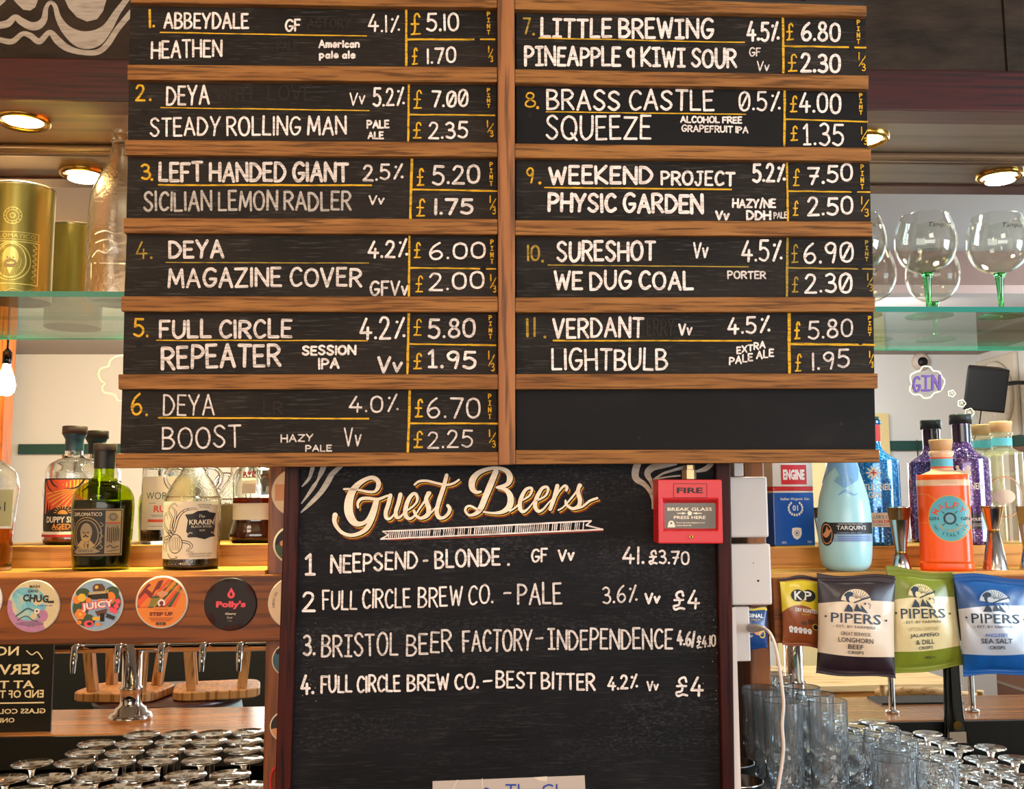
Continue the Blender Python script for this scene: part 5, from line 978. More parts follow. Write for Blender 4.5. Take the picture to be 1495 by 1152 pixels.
for q_ in ([(-20, 95), (-5, 99), (10, 95), (26, 100)], [(-24, 62), (-14, 70), (-2, 66), (8, 74), (22, 70)], [(-18, 82), (0, 86), (14, 80), (28, 86)], [(-26, 52), (-25, 30)], [(30, 52), (31, 28)], [(-20, 52), (26, 52)]): d.stroke(q_, 2, 0, True)
d.build('embossing', ['clear_glass'], t)

def copa_proto():
    t = thing('gin_glass', 'green-stemmed balloon gin glass with black script lettering, partly behind the menu board\'s right end', 'gin glass', (0, 0, 0), 'green-stemmed gin glasses')
    k = mpp(1360, 400, 1.83)
    out = [(0, 62), (6, 62.5), (20, 67), (34, 78), (42, 96), (43, 112), (41, 126), (37, 138), (34.5, 146)]; op = catmull([(r*k, z*k) for r, z in out[1:]], 5); ip = [(max(r-.0012, 0), z+(.001 if i < 12 else 0)) for i, (r, z) in enumerate(op)]
    MB().lathe(op+[(op[-1][0]-.0006, op[-1][1]+.0007)]+ip[::-1]+[(0, ip[0][1])], (0, 0, 0), 48).build('bowl', 'copa_glass', t)
    MB().lathe(catmull([(x*k, z*k) for x, z in [(5, 3.5), (3.8, 8), (4, 30), (5.6, 50), (7, 59), (9, 63)]], 4), (0, 0, 0), 20).build('stem', 'stem_green', t)
    MB().lathe([(0, 0), (33*k, 0), (34*k, .6*k), (33*k, 1.3*k), (14*k, 2.6*k), (6*k, 4.5*k), (4.5*k, 8*k), (0, 8*k)], (0, 0, 0), 44).build('foot', 'stem_green', t)
    bw = lambda v: next((r0+(r1-r0)*(v*k-z0)/(z1-z0) for (r0, z0), (r1, z1) in zip(op, op[1:]) if z0 <= v*k <= z1), op[-1][0])
    d = D(lambda u, v, o: Vector(((bw(v)+o)*math.sin(u*k/bw(v)), -(bw(v)+o)*math.cos(u*k/bw(v)), v*k)), .0006)
    d.text('Tanqueray', 0, 0, 1, 0) if 0 else None
    d.slice = 3; d.text('Tanqueray', 8, 123, 9, 0, w=44, shear=.45); d.build('script_lettering', ['black_print'], t); return t
cp0 = copa_proto(); first = True
for px, lab in ((1254, 'green-stemmed gin glass mostly hidden behind the menu board'), (1357, 'green-stemmed balloon gin glass standing nearest the menu board in full view'), (1463, 'green-stemmed balloon gin glass at the right edge, with black script on its bowl')):
    p = atY(px, 467, 1.845); l = Vector((p.x, 1.845, ZGR))
    if first: cp0.location = l; cp0['label'] = lab; first = False
    else: copy_tree(cp0, l, lab)

# ================================================================ BADGES
def badge(px, py, label, draw, mats, r=38.5, Y=1.724, name='beer_badge'):
    k = mpp(px, py, Y); p = atY(px, py, Y); c = Vector((p.x, Y, p.z)); t = thing(name, label, 'beer badge', c, 'round beer badges')
    MB().lathe([(0, 0), (r*k, 0), (r*k, .002), ((r-1.2)*k, .0035), (0, .0035)], c, 48, axis='y').build('disc', mats[0], t)
    d = D(lambda u, v, o: c+Vector((u*k, -.0035-o, v*k)), .0004); draw(d); d.build('print', mats, t)
def chug(d):
    d.disc(0, 0, 37.5, 6, n=40); d.disc(0, 0, 37.5, 5, n=40, a0=165, a1=300, r0=.45); d.disc(-6, 3, 25, 1, 24); d.disc(-14, 12, 18, 1, 16); d.disc(14, -14, 8, 5, 9); d.disc(6, 6, 6, 6, 5)
    d.text('MASH', 1, 29, 4.5, 2, w=15, bold=.03); d.text('GANG', -1, 22.5, 4.5, 2, w=15, bold=.03)
    for i, ch in enumerate('CHUG'): d.text(ch, -11+i*9.5, 12.5-i*.6, 11, 2, w=9, bold=.05, rot=rl.uniform(-.1, .1))
    d.rect(21, 4.5, 30, 8, 2); d.text('WOAH 0.5% ABV', 17, 1, 2.6, 3, w=22)
    d.stroke([(-24, -14), (-16, -8), (-8, -3), (0, -6), (6, -10), (10, -16)], 2.2, 4, True); d.stroke([(-22, -20), (-10, -14), (0, -20), (8, -22)], 1.6, 4, True)
    for j in range(16): x = -24+j*2.6; d.stroke([(x, -22-abs(j-8)*.2), (x+1, -30+abs(j-8)*.5)], .7, 4)
    d.disc(6, -7, 4, 0); d.disc(6, -7, 1.6, 2)
badge(50, 885, 'pastel tie-dye round beer badge, leftmost whole badge on the beam', chug, ['badge_rim', 'tie_dye', 'label_black', 'print_blue', 'badge_teal', 'tie_pink', 'tie_cream'])
def juicy(d):
    d.disc(0, 0, 36.5, 1, n=40)
    d.disc(-21, 18, 10, 2, 7); d.disc(22, 19, 10, 2, 8); d.disc(-23, -4, 12, 2, 16); d.disc(26, 4, 9, 2, 14); d.disc(-14, -22, 13, 2, 9)
    d.disc(-29, 8, 6, 3); d.disc(-22, 11, 6, 4); d.disc(20, 10, 7, 3, 9)
    d.poly([(-6, 20), (-7, 27), (-3, 31), (7, 31), (11, 26), (12, 20)], 5); d.disc(-1, 26, 2.6, 4); d.text('SUNDAZE', 2, 18, 4, 4, w=30, bold=.03, rot=.12, shear=.3)
    d.poly([(-14, 9), (-13, 15), (16, 17), (17, 9)], 6); d.rect(-7, 8, 3, 14, 7); d.rect(7, 9, 16, 15, 7); d.rect(3, 12, 8, 14, 7); d.disc(-12, 7, 4, 3); d.disc(4, 6, 3, 3)
    for j in range(6): a = j*PI/3; d.disc(-23+5*math.cos(a), -13+5*math.sin(a), 3.4, 3)
    d.disc(-23, -13, 2.4, 4)
    for x, y in ((29, -2), (31, 5), (22, -7), (27, -9)): d.disc(x, y, 3.8, 8)
    d.poly([(-2, -9), (16, -5), (14, -14), (2, -16)], 5); d.rect(-5, -22, 6, -17, 4); d.rect(6, -24, 12, -12, 6); d.poly([(16, -12), (28, -17), (26, -22), (14, -18)], 7)
    d.disc(-10, -27, 7, 8, 5); d.disc(-9, -27, 3.6, 7, 2.4); d.disc(4, -28, 4, 3, 2.4); d.disc(-24, -25, 4, 3, 3)
    for dx, dy, mi in ((0, 0, 8), (0, 0, 9)): d.text('JUICY', 2, -1, 15 if mi == 8 else 12.5, mi, w=50 if mi == 8 else 46, bold=.09 if mi == 8 else .03, rot=.13)
badge(142.5, 883, 'blue round beer badge crowded with fruit, between the tie-dye and orange badges', juicy, ['badge_rim', 'badge_sky', 'leaf_green', 'badge_orange', 'print_yellow', 'badge_brown', 'badge_dark', 'label_black', 'badge_pink', 'white_print'])
P('step_red', '#7d1a14', .5)
def stepup(d):
    d.disc(0, 0, 36, 1, n=44)
    import itertools
    def clip(poly, mi):
        ok = [(x, y) if math.hypot(x, y) < 35.5 else (x*35.5/math.hypot(x, y), y*35.5/math.hypot(x, y)) for x, y in poly]; d.poly(ok, mi)
    def band(c, w, mi, lo=-7, s=1.15): clip([(c+(lo)/s, lo), (c+w+(lo)/s, lo), (c+w+34/s, 34), (c+34/s, 34)], mi)
    clip([(-36, -8), (-34, 10), (-20, 28), (-8, 20), (-16, 4), (-30, -8)], 3)
    for c, w, mi in ((-4, 5, 2), (4, 7, 4), (11, 2, 3), (14, 6, 2), (21, 5, 4), (-20, 4, 4), (-14, 3, 3)): band(c, w, mi)
    clip([(-32, -8), (-36, 2), (-24, 14), (-14, 4), (-18, -8)], 4); d.poly([(-12, 16), (-8, 30), (2, 33), (-3, 20)], 3); d.poly([(-20, -9), (-14, 8), (-8, 10), (-2, 6), (-12, -8)], 2); d.poly([(-22, 20), (-10, 30), (-4, 34), (-14, 14)], 1)
    for j in range(9): d.stroke([(-30+j*2.4, -6), (-20+j*2.4, 6)], .6, 5); d.stroke([(6+j*2.6, 22-j), (16+j*2, 30-j*2)], .6, 5)
    d.disc(1, 17, 9, 6, a0=200, a1=340); d.disc(0, -1, 5.5, 7); d.disc(0, -1, 3, 3); d.poly([(-5, -7), (6, -7), (1, -3)], 3)
    d.rect(-34, -14, 34, -8, 1, 6); d.text('STEP UP', 0, -17, 5.6, 3, w=34, bold=.05); d.text('TROPICAL PALE', 0, -10.5, 2, 3, w=20)
    for j in range(3): d.rect(-18+j*2, -23-j*2.2, 18-j*2, -22.3-j*2.2, 3)
    d.rect(-7, -33, 7, -29, 8); d.text('4.5% ABV', 0, -31, 2.2, 6, w=9)
badge(237, 879, 'orange round beer badge with diagonal green and red stripes on the beam', stepup, ['badge_rim', 'badge_orange', 'leaf_green', 'step_red', 'print_orange', 'print_yellow', 'badge_peach', 'white_print', 'label_black'])
def pollys(d):
    d.disc(0, 0, 37.3, 1, n=44)
    for a0, a1, r0 in ((205, 232, .8), (255, 300, .84), (20, 50, .88), (80, 105, .9), (130, 150, .9)): d.disc(0, 0, 37, 3, a0=a0, a1=a1, r0=r0, rings=1)
    d.disc(1, 14, 5.4, 2); d.poly([(-3.6, 16.5), (1, 24.5), (5.6, 16.5)], 2); d.disc(1, 14.5, 1.6, 1, 3); d.text("Polly's", 1, -1, 12, 2, w=43, bold=.05); d.text('Cherry', 1, -14, 3.8, 4, w=16, bold=.03); d.text('Sour', 0, -19, 3, 4); d.text('5.5%', 0, -24, 2.4, 5)
badge(337, 882, "dark round beer badge with a red droplet and pink lettering", pollys, ['badge_dark', 'badge_dark', 'badge_pink', 'frame_maroon', 'cream_print', 'label_grey_light'])
badge(-34, 876, 'black round beer badge cut off by the left edge, on the beam', lambda d: d.disc(0, 0, 33, 1), ['badge_rim', 'label_black'])
def cream(d): d.disc(0, 0, 37, 1, n=44); d.arctext('Pentrich', 0, 0, 30, 190, 150, 3.6, 2); d.text('PALE', 6, 0, 8, 2)
badge(430, 880, 'cream round beer badge half hidden by the chalkboard frame, level with the beam', cream, ['badge_rim', 'badge_cream', 'ink_brown'])
badge(432, 719, 'peach round beer badge high on the left post, half hidden by the chalkboard', lambda d: (d.disc(0, 0, 35, 1, n=40), d.rect(-30, -12, 30, 12, 2, 8)), ['badge_rim', 'badge_cream', 'badge_peach'], r=33, Y=1.7495)
badge(427, 795, 'dark green round beer badge on the left post just above the beam', lambda d: (d.disc(0, 0, 25, 1, n=40), d.disc(0, 0, 25, 2, a0=180, a1=270), d.disc(-14, 2, 4, 3)), ['badge_rim', 'badge_dark', 'leaf_green', 'badge_peach'], r=28, Y=1.7495)
badge(421, 963, 'teal round beer badge on the left post below the beam', lambda d: (d.disc(0, 0, 22, 1, n=40), d.disc(-14, 12, 4, 2)), ['badge_rim', 'badge_teal', 'badge_dark'], r=24, Y=1.7495)
badge(416, 1060, 'orange and black round beer badge low on the left post', lambda d: (d.disc(0, 0, 20, 1, n=40), d.disc(0, 0, 20, 2, a0=90, a1=190)), ['badge_rim', 'badge_peach', 'label_black'], r=22, Y=1.7495)
cb = MB().tube([atY(x, y, 1.735) for x, y in catmull([(404, 1118), (398, 1126), (395.5, 1138), (396, 1152), (399, 1180)], 5)], .0022, 8).build('red_cable', 'red_plastic'); tag(cb, 'short red cable beside the foot of the left post', 'cable')

# ================================================================ CRISP PACKETS
def pack(name, label, cat, quad, Y, thick, zone, mats, prints, nu=60, nv=90, seed=1, inset=.025):
    # quad px: tl, tr, br, bl ; s across 0..1, t up 0..1
    tl, tr, br, bl = quad; rr = random.Random(seed); ph = [rr.uniform(0, 6.3) for _ in range(9)]
    def px(s, t):
        e = (s-.5)*2*inset*math.sin(PI*min(1, max(0, t)))**.7
        s2 = s-e; x = (1-t)*((1-s2)*bl[0]+s2*br[0])+t*((1-s2)*tl[0]+s2*tr[0]); y = (1-t)*((1-s)*bl[1]+s*br[1])+t*((1-s)*tl[1]+s*tr[1])
        w = math.sin(PI*s); y += (2.6*math.sin(2*PI*s+ph[0])*(t > .5)+1.8*math.sin(2*PI*s+ph[1])*(t < .5))*abs(2*t-1)**4 if .001 < s < .999 else 0
        return x, y
    def bul(s, t):
        a = max(0, math.sin(PI*s))**.55*max(0, math.sin(PI*min(1, max(0, (t-.055)/.88))))**.6 if .055 < t < .935 else 0
        wr = .10*math.sin(9*s+5*t+ph[2])*math.sin(4*t+ph[3])+.07*math.sin(17*s-11*t+ph[4])*abs(2*t-1)+.08*math.sin(24*s+ph[5])*max(0, abs(2*t-1)-.55)*2+.09*abs(math.sin(6*(s+t)+ph[6]))*abs(2*s-1)
        return thick*(a*(1+wr))+(.0006*math.sin(t*420) if t > .94 or t < .05 else 0)
    def fn(s, t, off): x, y = px(s, t); return atY(x, y, Y-bul(s, t)-off)
    bot = atY((bl[0]+br[0])/2, max(bl[1], br[1]), Y); t_ = thing(name, label, cat, bot, 'snack packets hanging from the right shelf')
    mb = MB(); vs = []; fs = []
    bounds, zs = zone; js = [0]+[round(nv*b(.5)) for b in bounds]+[nv]
    def T(s, j):                                        # rows follow the printed colour boundaries
        e = [0]+[b(s) for b in bounds]+[1]
        for a in range(len(js)-1):
            if js[a] <= j <= js[a+1]: return e[a]+(e[a+1]-e[a])*(j-js[a])/(js[a+1]-js[a])
    for j in range(nv+1):
        for i in range(nu+1): vs.append(fn(i/nu, T(i/nu, j), 0))
    nb = len(vs)
    for j in range(nv+1):
        for i in range(nu+1): t__ = T(i/nu, j); x, y = px(i/nu, t__); vs.append(atY(x, y, Y+bul(i/nu, t__)*.35+.0004))
    mb.v += vs
    for j in range(nv):
        for i in range(nu):
            a = j*(nu+1)+i; z = zs[next(q for q in range(len(zs)) if js[q] <= j < js[q+1])]; mb.f += [[a, a+1, a+nu+2, a+nu+1], [nb+a, nb+a+nu+1, nb+a+nu+2, nb+a+1]]; mb.m += [z, 0]; mb.s += [True, True]
    rim = [i for i in range(nu+1)]+[(j+1)*(nu+1)-1 for j in range(1, nv+1)]+[nv*(nu+1)+i for i in range(nu-1, -1, -1)]+[j*(nu+1) for j in range(nv-1, 0, -1)]
    for a, b_ in zip(rim, rim[1:]+rim[:1]): mb.f.append([a, nb+a, nb+b_, b_]); mb.m.append(0); mb.s.append(True)
    mb.build('bag', mats, t_); asp = (br[1]-tr[1])/(br[0]-bl[0])
    d = D(lambda u, v, o: fn(u, v, o), .0009, .00005); d.slice = .035; prints(d, asp); d.build('print', mats, t_)
    cpx = px(.5, .97); c = atY(cpx[0], cpx[1], Y); MB().box(c.x-.006, c.x+.006, c.y+.0012, max(c.y+.006, 1.7238), c.z-.010, c.z+.002).build('hanging_clip', 'steel', t_)
    return t_
def tx(d, s, u, v, h, mi, w, bold=0.0, asp=1.4, rot=0): d.text(s, u, v, h, mi, w=w, bold=bold, rot=rot)
def pipers(d, asp, ink, sub, lines, lc, dark):
    # emblem: a piper before a fan of rays
    E = lambda x, y: (.5+x*.01, .735+y*.01/asp)
    d.disc(*E(0, 0), .215, 3, .19/asp, a0=10, a1=172, n=24); d.disc(*E(0, -1), .20, 4, .172/asp, a0=8, a1=172, n=24)
    for j in range(10): a = math.radians(20+j*12); d.stroke([E(3+4*math.cos(a), 1+4*math.sin(a)), E(18.5*math.cos(a), 15.6*math.sin(a))], .006, ink, caps=False)
    d.disc(*E(-9, 5), .045, ink, .06/asp); d.disc(*E(-6.5, 3), .028, 4, .036/asp); d.stroke([E(-14, 8), E(-10, 11), E(-5, 10)], .03, ink); d.stroke([E(-2, -1), E(8, 3), E(19, 7)], .014, ink); d.disc(*E(19.5, 7), .016, ink)
    d.poly([E(-16, -13), E(-10, -3), E(-5, -8), E(-4, -13)], ink); d.poly([E(-3, -12), E(1, -2), E(4, -7), E(9, -12)], ink); d.poly([E(6, -3), E(10, -7), E(16, -14), E(8, -12)], ink); d.disc(*E(12, -2), .012, ink); d.stroke([E(16, -1), E(19, -3), E(18, -8)], .007, ink)
    d.text('PIPERS', .5, .568, .098, dark, w=.66, bold=.005); d.disc(.1, .575, .014, dark, .014/asp); d.disc(.9, .565, .014, dark, .014/asp)
    d.text('- EST. BY FARMERS -', .5, .485, .026, sub, w=.6)
    for (s, v, h, w, mi, bo) in lines: d.text(s, .5, v, h, mi, w=w, bold=bo)
def pz(lo, hi):
    return [lambda s: lo-.02*math.sin(PI*s)+.012, lambda s: hi+.05*(s-.5)+.02*math.sin(3*s)-.02], [0, 1, 0]
pack('crisp_packet', 'dark maroon and cream crisp packet reading LONGHORN BEEF', 'crisp packet', [(1192, 837), (1308, 842), (1308, 991), (1191, 983)], 1.688, .020, pz(.20, .745), ['pack_beef', 'pack_cream', 'ink_navy', 'pack_beef', 'pack_cream', 'ink_brown'],
     lambda d, a: pipers(d, a, 2, 5, [('GREAT BERWICK', .415, .036, .40, 5, 0), ('LONGHORN', .352, .048, .46, 5, .01), ('BEEF', .288, .046, .2, 5, .01), ('CRISPS', .232, .03, .21, 5, .01)], 2, 2), seed=2)
pack('crisp_packet', 'olive green crisp packet reading JALAPEÑO & DILL', 'crisp packet', [(1293, 828), (1392, 837), (1409, 972), (1300, 986)], 1.704, .021, pz(.205, .735), ['pack_green', 'pack_sand', 'ink_navy', 'pack_green', 'pack_sand', 'ink_brown', 'label_gold'],
     lambda d, a: (pipers(d, a, 2, 5, [('UPTON CHEYNEY', .415, .036, .46, 6, 0), ('JALAPEÑO', .352, .054, .42, 2, .01), ('& DILL', .285, .046, .26, 2, .01), ('CRISPS', .228, .03, .2, 2, .01)], 2, 2), d.text('40g e', .55, .13, .03, 2, w=.14))[0], seed=5)
pack('crisp_packet', 'blue crisp packet reading SEA SALT at the right edge of the photo', 'crisp packet', [(1391, 838), (1508, 844), (1512, 984), (1406, 987)], 1.690, .022, pz(.205, .70), ['pack_blue', 'pack_silver', 'ink_navy', 'pack_blue', 'pack_silver', 'ink_brown', 'print_blue'],
     lambda d, a: pipers(d, a, 2, 5, [('ANGLESEY', .40, .036, .32, 6, 0), ('SEA SALT', .342, .050, .44, 2, .01), ('CRISPS', .275, .034, .22, 2, .01)], 2, 2), seed=9)
kpz = ([lambda s: .60-.14*(s-.4)**2*4+.08*(s-.5), lambda s: .94], [2, 1, 3])
def kp(d, a):
    for u, s in ((.42, 'K'), (.68, 'P')): d.disc(u, .73, .17, 4, .15/a*1.0)
    for u, s in ((.43, 'K'), (.66, 'P')): d.text(s, u, .73, .125, 5, w=.2, bold=.025)
    d.text('DRY ROASTED', .62, .52, .055, 5, w=.56, bold=.03, rot=-.03); d.text('PEANUTS', .6, .465, .025, 6, w=.2); d.disc(.6, .36, .09, 2, .06/a); d.disc(.72, .37, .08, 7, .07/a); d.disc(.55, .34, .07, 7, .05/a); d.ring(.83, .30, .08, .02, 6, ry=.08/a); d.disc(.83, .30, .055, 4, .055/a)
    for j in range(5): d.disc(.22+j*.115, .25-j*.004, .055, 5, .06/a); d.rect(.18+j*.115, .19, .26+j*.115, .24, 5); d.text(str(j*3+4), .22+j*.115, .24, .022, 4, w=.05)
pack('peanut_packet', 'yellow and brown packet of dry roasted peanuts beside the maroon crisp packet', 'peanut packet', [(1137.5, 842), (1200, 842), (1203, 949), (1142, 940)], 1.712, .011, kpz, ['pack_brown', 'pack_yellow', 'pack_brown', 'pack_beef', 'label_black', 'white_print', 'print_yellow', 'badge_brown'], kp, seed=4)
okz = ([lambda s: .93], [0, 1])
pack('peanut_packet', 'navy blue packet of original peanuts behind the white socket boxes', 'peanut packet', [(1072, 884), (1120, 888), (1121, 948), (1074, 946)], 1.712, .009, okz, ['pack_navy', 'pack_yellow', 'white_print', 'badge_peach', 'print_yellow', 'ink_navy'],
     lambda d, a: (d.text('ORIGINAL', .5, .80, .1, 2, w=.8, bold=.03), d.text('SALTED PEANUTS', .5, .70, .04, 4, w=.6), d.disc(.5, .46, .16, 3, .09), d.disc(.72, .42, .14, 3, .09), d.ring(.85, .36, .1, .03, 4, ry=.1), d.text('KP', .5, .3, .06, 2))[0], seed=6, nu=24, nv=30)

# ================================================================ WHITE ELECTRICAL BOXES, CABLE
def pbox(x0, y0, x1, y1, Y0, Y1, mb=None):
    a, b_ = atY(x0, y1, Y0), atY(x1, y0, Y0); return (mb or MB()).box(a.x, b_.x, Y0, Y1, a.z, b_.z)
EB = 1.60
t = thing('electrical_box', 'upper white electrical box beside the fire call point', 'electrical box', atY(1096, 786, EB), 'white electrical boxes'); pbox(1066, 696, 1120, 785, EB, EB+.03).build('cover', 'white_plastic', t, .003); pbox(1069, 699, 1117, 782, EB+.03, 1.75).build('back_box', 'white_plastic', t)
t = thing('electrical_box', 'lower white electrical box below the other, beside the chalkboard frame', 'electrical box', atY(1098, 884, EB), 'white electrical boxes'); pbox(1068, 794, 1125, 884, EB, EB+.03).build('cover', 'white_plastic', t, .003); pbox(1071, 797, 1122, 881, EB+.03, 1.75).build('back_box', 'white_plastic', t)
sk = MB(); k0 = atY(1107, 848, EB); sk.lathe([(0, .0004), (.0016, .0004)], k0, 10, axis='y'); k0 = atY(1100, 822, EB); sk.lathe([(0, .0004), (.0008, .0004)], k0, 8, axis='y'); sk.build('screw', 'label_grey', t)
t = tag(pbox(1073, 885.5, 1094, 966, EB+.01, EB+.05).build('cable_trunking', 'white_plastic', None, .002), 'short narrow white cable trunking under the white boxes', 'trunking')
tr = pbox(1072, 672, 1085, 695.5, EB, EB+.04); tr.build('cable_trunking', 'white_plastic', None, .001); tag(bpy.data.objects['cable_trunking.001'], 'stub of white trunking between the menu board and the upper white box', 'trunking')
st = pbox(1064, 888, 1074, 1190, 1.50, 1.512); o = st.build('cable_conduit', 'white_plastic'); tag(o, 'tall thin off-white conduit strip along the right side of the chalkboard frame', 'conduit')
wc = thing('power_cable', 'cream power lead plugged in below the boxes, trailing down past the tumblers', 'cable', atY(1094, 918, 1.60))
cpts = catmull([(1113, 917), (1121, 921), (1128, 932), (1134, 952), (1138, 975), (1142, 1005), (1144, 1030), (1142, 1060), (1144, 1090), (1141, 1120), (1136, 1152), (1134, 1185)], 6)
MB().tube([atY(x, y, 1.50+.06*max(0, 1-i/14)) for i, (x, y) in enumerate(cpts)], .0024, 10).build('lead', 'white_plastic', wc)
MB().tube([atY(x, 917, 1.615-.055*min(1, max(0, (x-1094)/20))) for x in (1094, 1098, 1104, 1110, 1116)], [.0065, .007, .0062, .0045, .003], 12).build('plug', 'white_plastic', wc)

# ================================================================ GLASSES ON THE BACK COUNTER
def revolve_glass(name, label, cat, group, parts):
    t = thing(name, label, cat, (0, 0, 0), group)
    for nm, mat, prof, n, sm in parts: MB().lathe(prof, (0, 0, 0), n, sm=sm).build(nm, mat, t)
    return t
wb = catmull([(.029, .001), (.0315, .03), (.031, .055), (.022, .085), (.006, .104)], 5)
wine = revolve_glass('wine_glass', '', 'wine glass', 'upturned wine glasses on the left counter', [
    ('bowl', 'wine_glass', wb+[(0, .105), (0, .1065)]+[(r+.0011, z+.001) for r, z in wb][::-1]+[(.0285, 0)], 32, True),
    ('stem', 'wine_glass', catmull([(.007, .104), (.0042, .115), (.0036, .16), (.0042, .196), (.008, .2085)], 4), 14, True),
    ('foot', 'wine_glass', [(0, .208), (.006, .2085), (.018, .2135), (.0355, .2170), (.0372, .2185), (.036, .220), (.018, .2188), (.006, .2205), (0, .2205)], 40, True)])
rows = [(1.925, [10, 75, 140, 204, 272, 337]), (1.845, [40, 108, 176, 240, 305, 366]), (1.765, [6, 76, 146, 212, 276, 341]), (1.685, [38, 112, 182, 250, 318, 386])]
names = ['back row', 'second row from back', 'second row from front', 'front row']
first = True
for (Y, xs), rn in zip(rows, names):
    for j, px in enumerate(xs):
        p = atY(px, 1100, Y); l = Vector((p.x, Y+random.uniform(-.005, .005), ZT)); pl_ = ['leftmost', 'second from left', 'third from left', 'third from right', 'second from right', 'rightmost'][j]
        lab = 'upturned wine glass on left counter, %s, %s' % (pl_, rn)
        if first: wine.location = l; wine['label'] = lab; first = False
        else: copy_tree(wine, l, lab)
sb = catmull([(.027, .001), (.031, .03), (.030, .06), (.018, .10), (.007, .12)], 5)
stem = revolve_glass('stem_glass', '', 'stem glass', 'upturned stem glasses on the right counter', [
    ('bowl', 'wine_glass', sb+[(0, .121), (0, .1225)]+[(r+.0011, z+.001) for r, z in sb][::-1]+[(.0265, 0)], 28, True),
    ('stem', 'wine_glass', [(.007, .12), (.005, .13), (.005, .20), (.009, .210)], 14, True),
    ('foot', 'wine_glass', [(0, .210), (.010, .2105), (.022, .215), (.0285, .217), (.0295, .2185), (.028, .220), (.012, .2185), (0, .220)], 36, True)])
srow = [(1.935, [1334, 1382, 1432, 1482]), (1.87, [1308, 1357, 1407, 1457]), (1.805, [1332, 1383, 1434, 1485]), (1.74, [1356, 1408, 1460]), (1.675, [1382, 1436, 1490]), (1.61, [1408, 1464])]
sn = ['back row', 'second row from back', 'third row from back', 'third row from front', 'second row from front', 'front row']
first = True
for (Y, xs), rn in zip(srow, sn):
    for j, px in enumerate(xs):
        p = atY(px, 1110, Y); l = Vector((p.x, Y, ZT)); lab = 'upturned short-stemmed glass on right counter, %s from left, %s' % (['first', 'second', 'third', 'fourth'][j], rn)
        if first: stem.location = l; stem['label'] = lab; first = False
        else: copy_tree(stem, l, lab)
ZG = 1.172
x0, x1 = atY(1112, 1050, 1.6).x-.06, atY(1330, 1100, 1.46).x+.04
tag(MB().box(.452, .722, 1.43, 1.748, ZT, ZG).build('glass_riser', 'counter_dark'), 'dark raised stand under the cut-glass tumblers, mostly below the photo', 'stand')
def cut_tumbler(r, h, n=40):
    mb = MB(); prof = [(0, 0), (r*.86, 0), (r*.93, .004), (r*.97, .02), (r*.99, h*.5), (r, h-.001), (r-.0008, h), (r-.0018, h-.001), (r*.9, .02), (r*.84, .012), (0, .010)]
    out = []
    for q_ in range(len(prof)-1):
        (r0, z0), (r1, z1) = prof[q_], prof[q_+1]; m = 10 if q_ in (3,) else (4 if q_ == 4 else 1)
        for j in range(m): t = j/m; out.append((r0+(r1-r0)*t, z0+(z1-z0)*t))
    out.append(prof[-1]); vs = []; fs = []
    for i, (rr, z) in enumerate(out):
        for k in range(n):
            a = 2*PI*k/n; cut = 0
            if 3 <= i <= 14 and rr > r*.9: cut = .0016*(abs(((k/5)+(z*60)) % 2-1)+abs(((k/5)-(z*60)) % 2-1)-1)
            vs.append(((rr+cut)*math.cos(a), (rr+cut)*math.sin(a), z))
    for i in range(len(out)-1):
        for k in range(n): k2 = (k+1) % n; fs.append((i*n+k, i*n+k2, (i+1)*n+k2, (i+1)*n+k))
    return mb.add(vs, fs, 0, False)
def tumbler(name, r, h, lab, grp, cat): 
    o = cut_tumbler(r, h).build(name, 'tumbler_glass', None, 0, (0, 0, 0)); tag(o, lab, cat, grp); return o
hb = tumbler('highball_glass', .0292, .152, '', 'tall cut-glass tumblers', 'tumbler'); first = True
for c, (xp, nm) in enumerate((( [(1110, 1.715), (1127, 1.655), (1143, 1.596)], 'left'), ([(1172, 1.715), (1190, 1.655), (1208, 1.596)], 'right'))):
    for j, (px, Y) in enumerate(xp):
        p = atY(px, 1030, Y); l = Vector((p.x, Y, ZG)); lab = 'tall cut glass tumbler, %s of the %s file' % (['rearmost', 'middle', 'front one'][j], nm)
        if first: hb.location = l; hb['label'] = lab; first = False
        else: copy_tree(hb, l, lab)
rk = tumbler('rocks_glass', .0292, .085, '', 'short ribbed tumblers', 'tumbler'); first = True
for Y, xs, rn in ((1.70, [1246, 1300], 'rear'), (1.635, [1256, 1312], 'third'), (1.57, [1270], 'second'), (1.505, [1252, 1312], 'front')):
    for j, px in enumerate(xs):
        p = atY(px, 1100, Y); l = Vector(((.617, .682)[j] if len(xs) > 1 else .65, Y, ZG)); lab = 'short cut glass tumbler, %s of the %s row' % (['left one', 'right one'][j] if len(xs) > 1 else 'only one', rn)
        if first: rk.location = l; rk['label'] = lab; first = False
        else: copy_tree(rk, l, lab)
def tin_cup(px, py, Y, r, lab):
    zt = atY(px, py, Y).z; h = zt-ZT; p = atY(px, py, Y); c = Vector((p.x, Y, ZT)); t = thing('shaker_tin', lab, 'shaker tin', c, 'steel shaker tins')
    MB().lathe([(r*.72, 0), (r*.9, h*.5), (r, h-.002), (r+.0012, h), (r-.001, h), (r*.88, h*.5), (r*.7, .004), (0, .004)], c, 40).build('cup', 'steel', t); MB().lathe([(0, .0), (r*.7, .0), (r*.7, .002)], c, 24).build('base', 'dark_chrome', t)
tin_cup(1077, 1139, 1.572, .038, 'steel shaker tin standing front at the foot of the chalkboard\'s right side'); tin_cup(1068, 1112, 1.662, .036, 'steel shaker tin behind the front tin, by the chalkboard\'s right side')

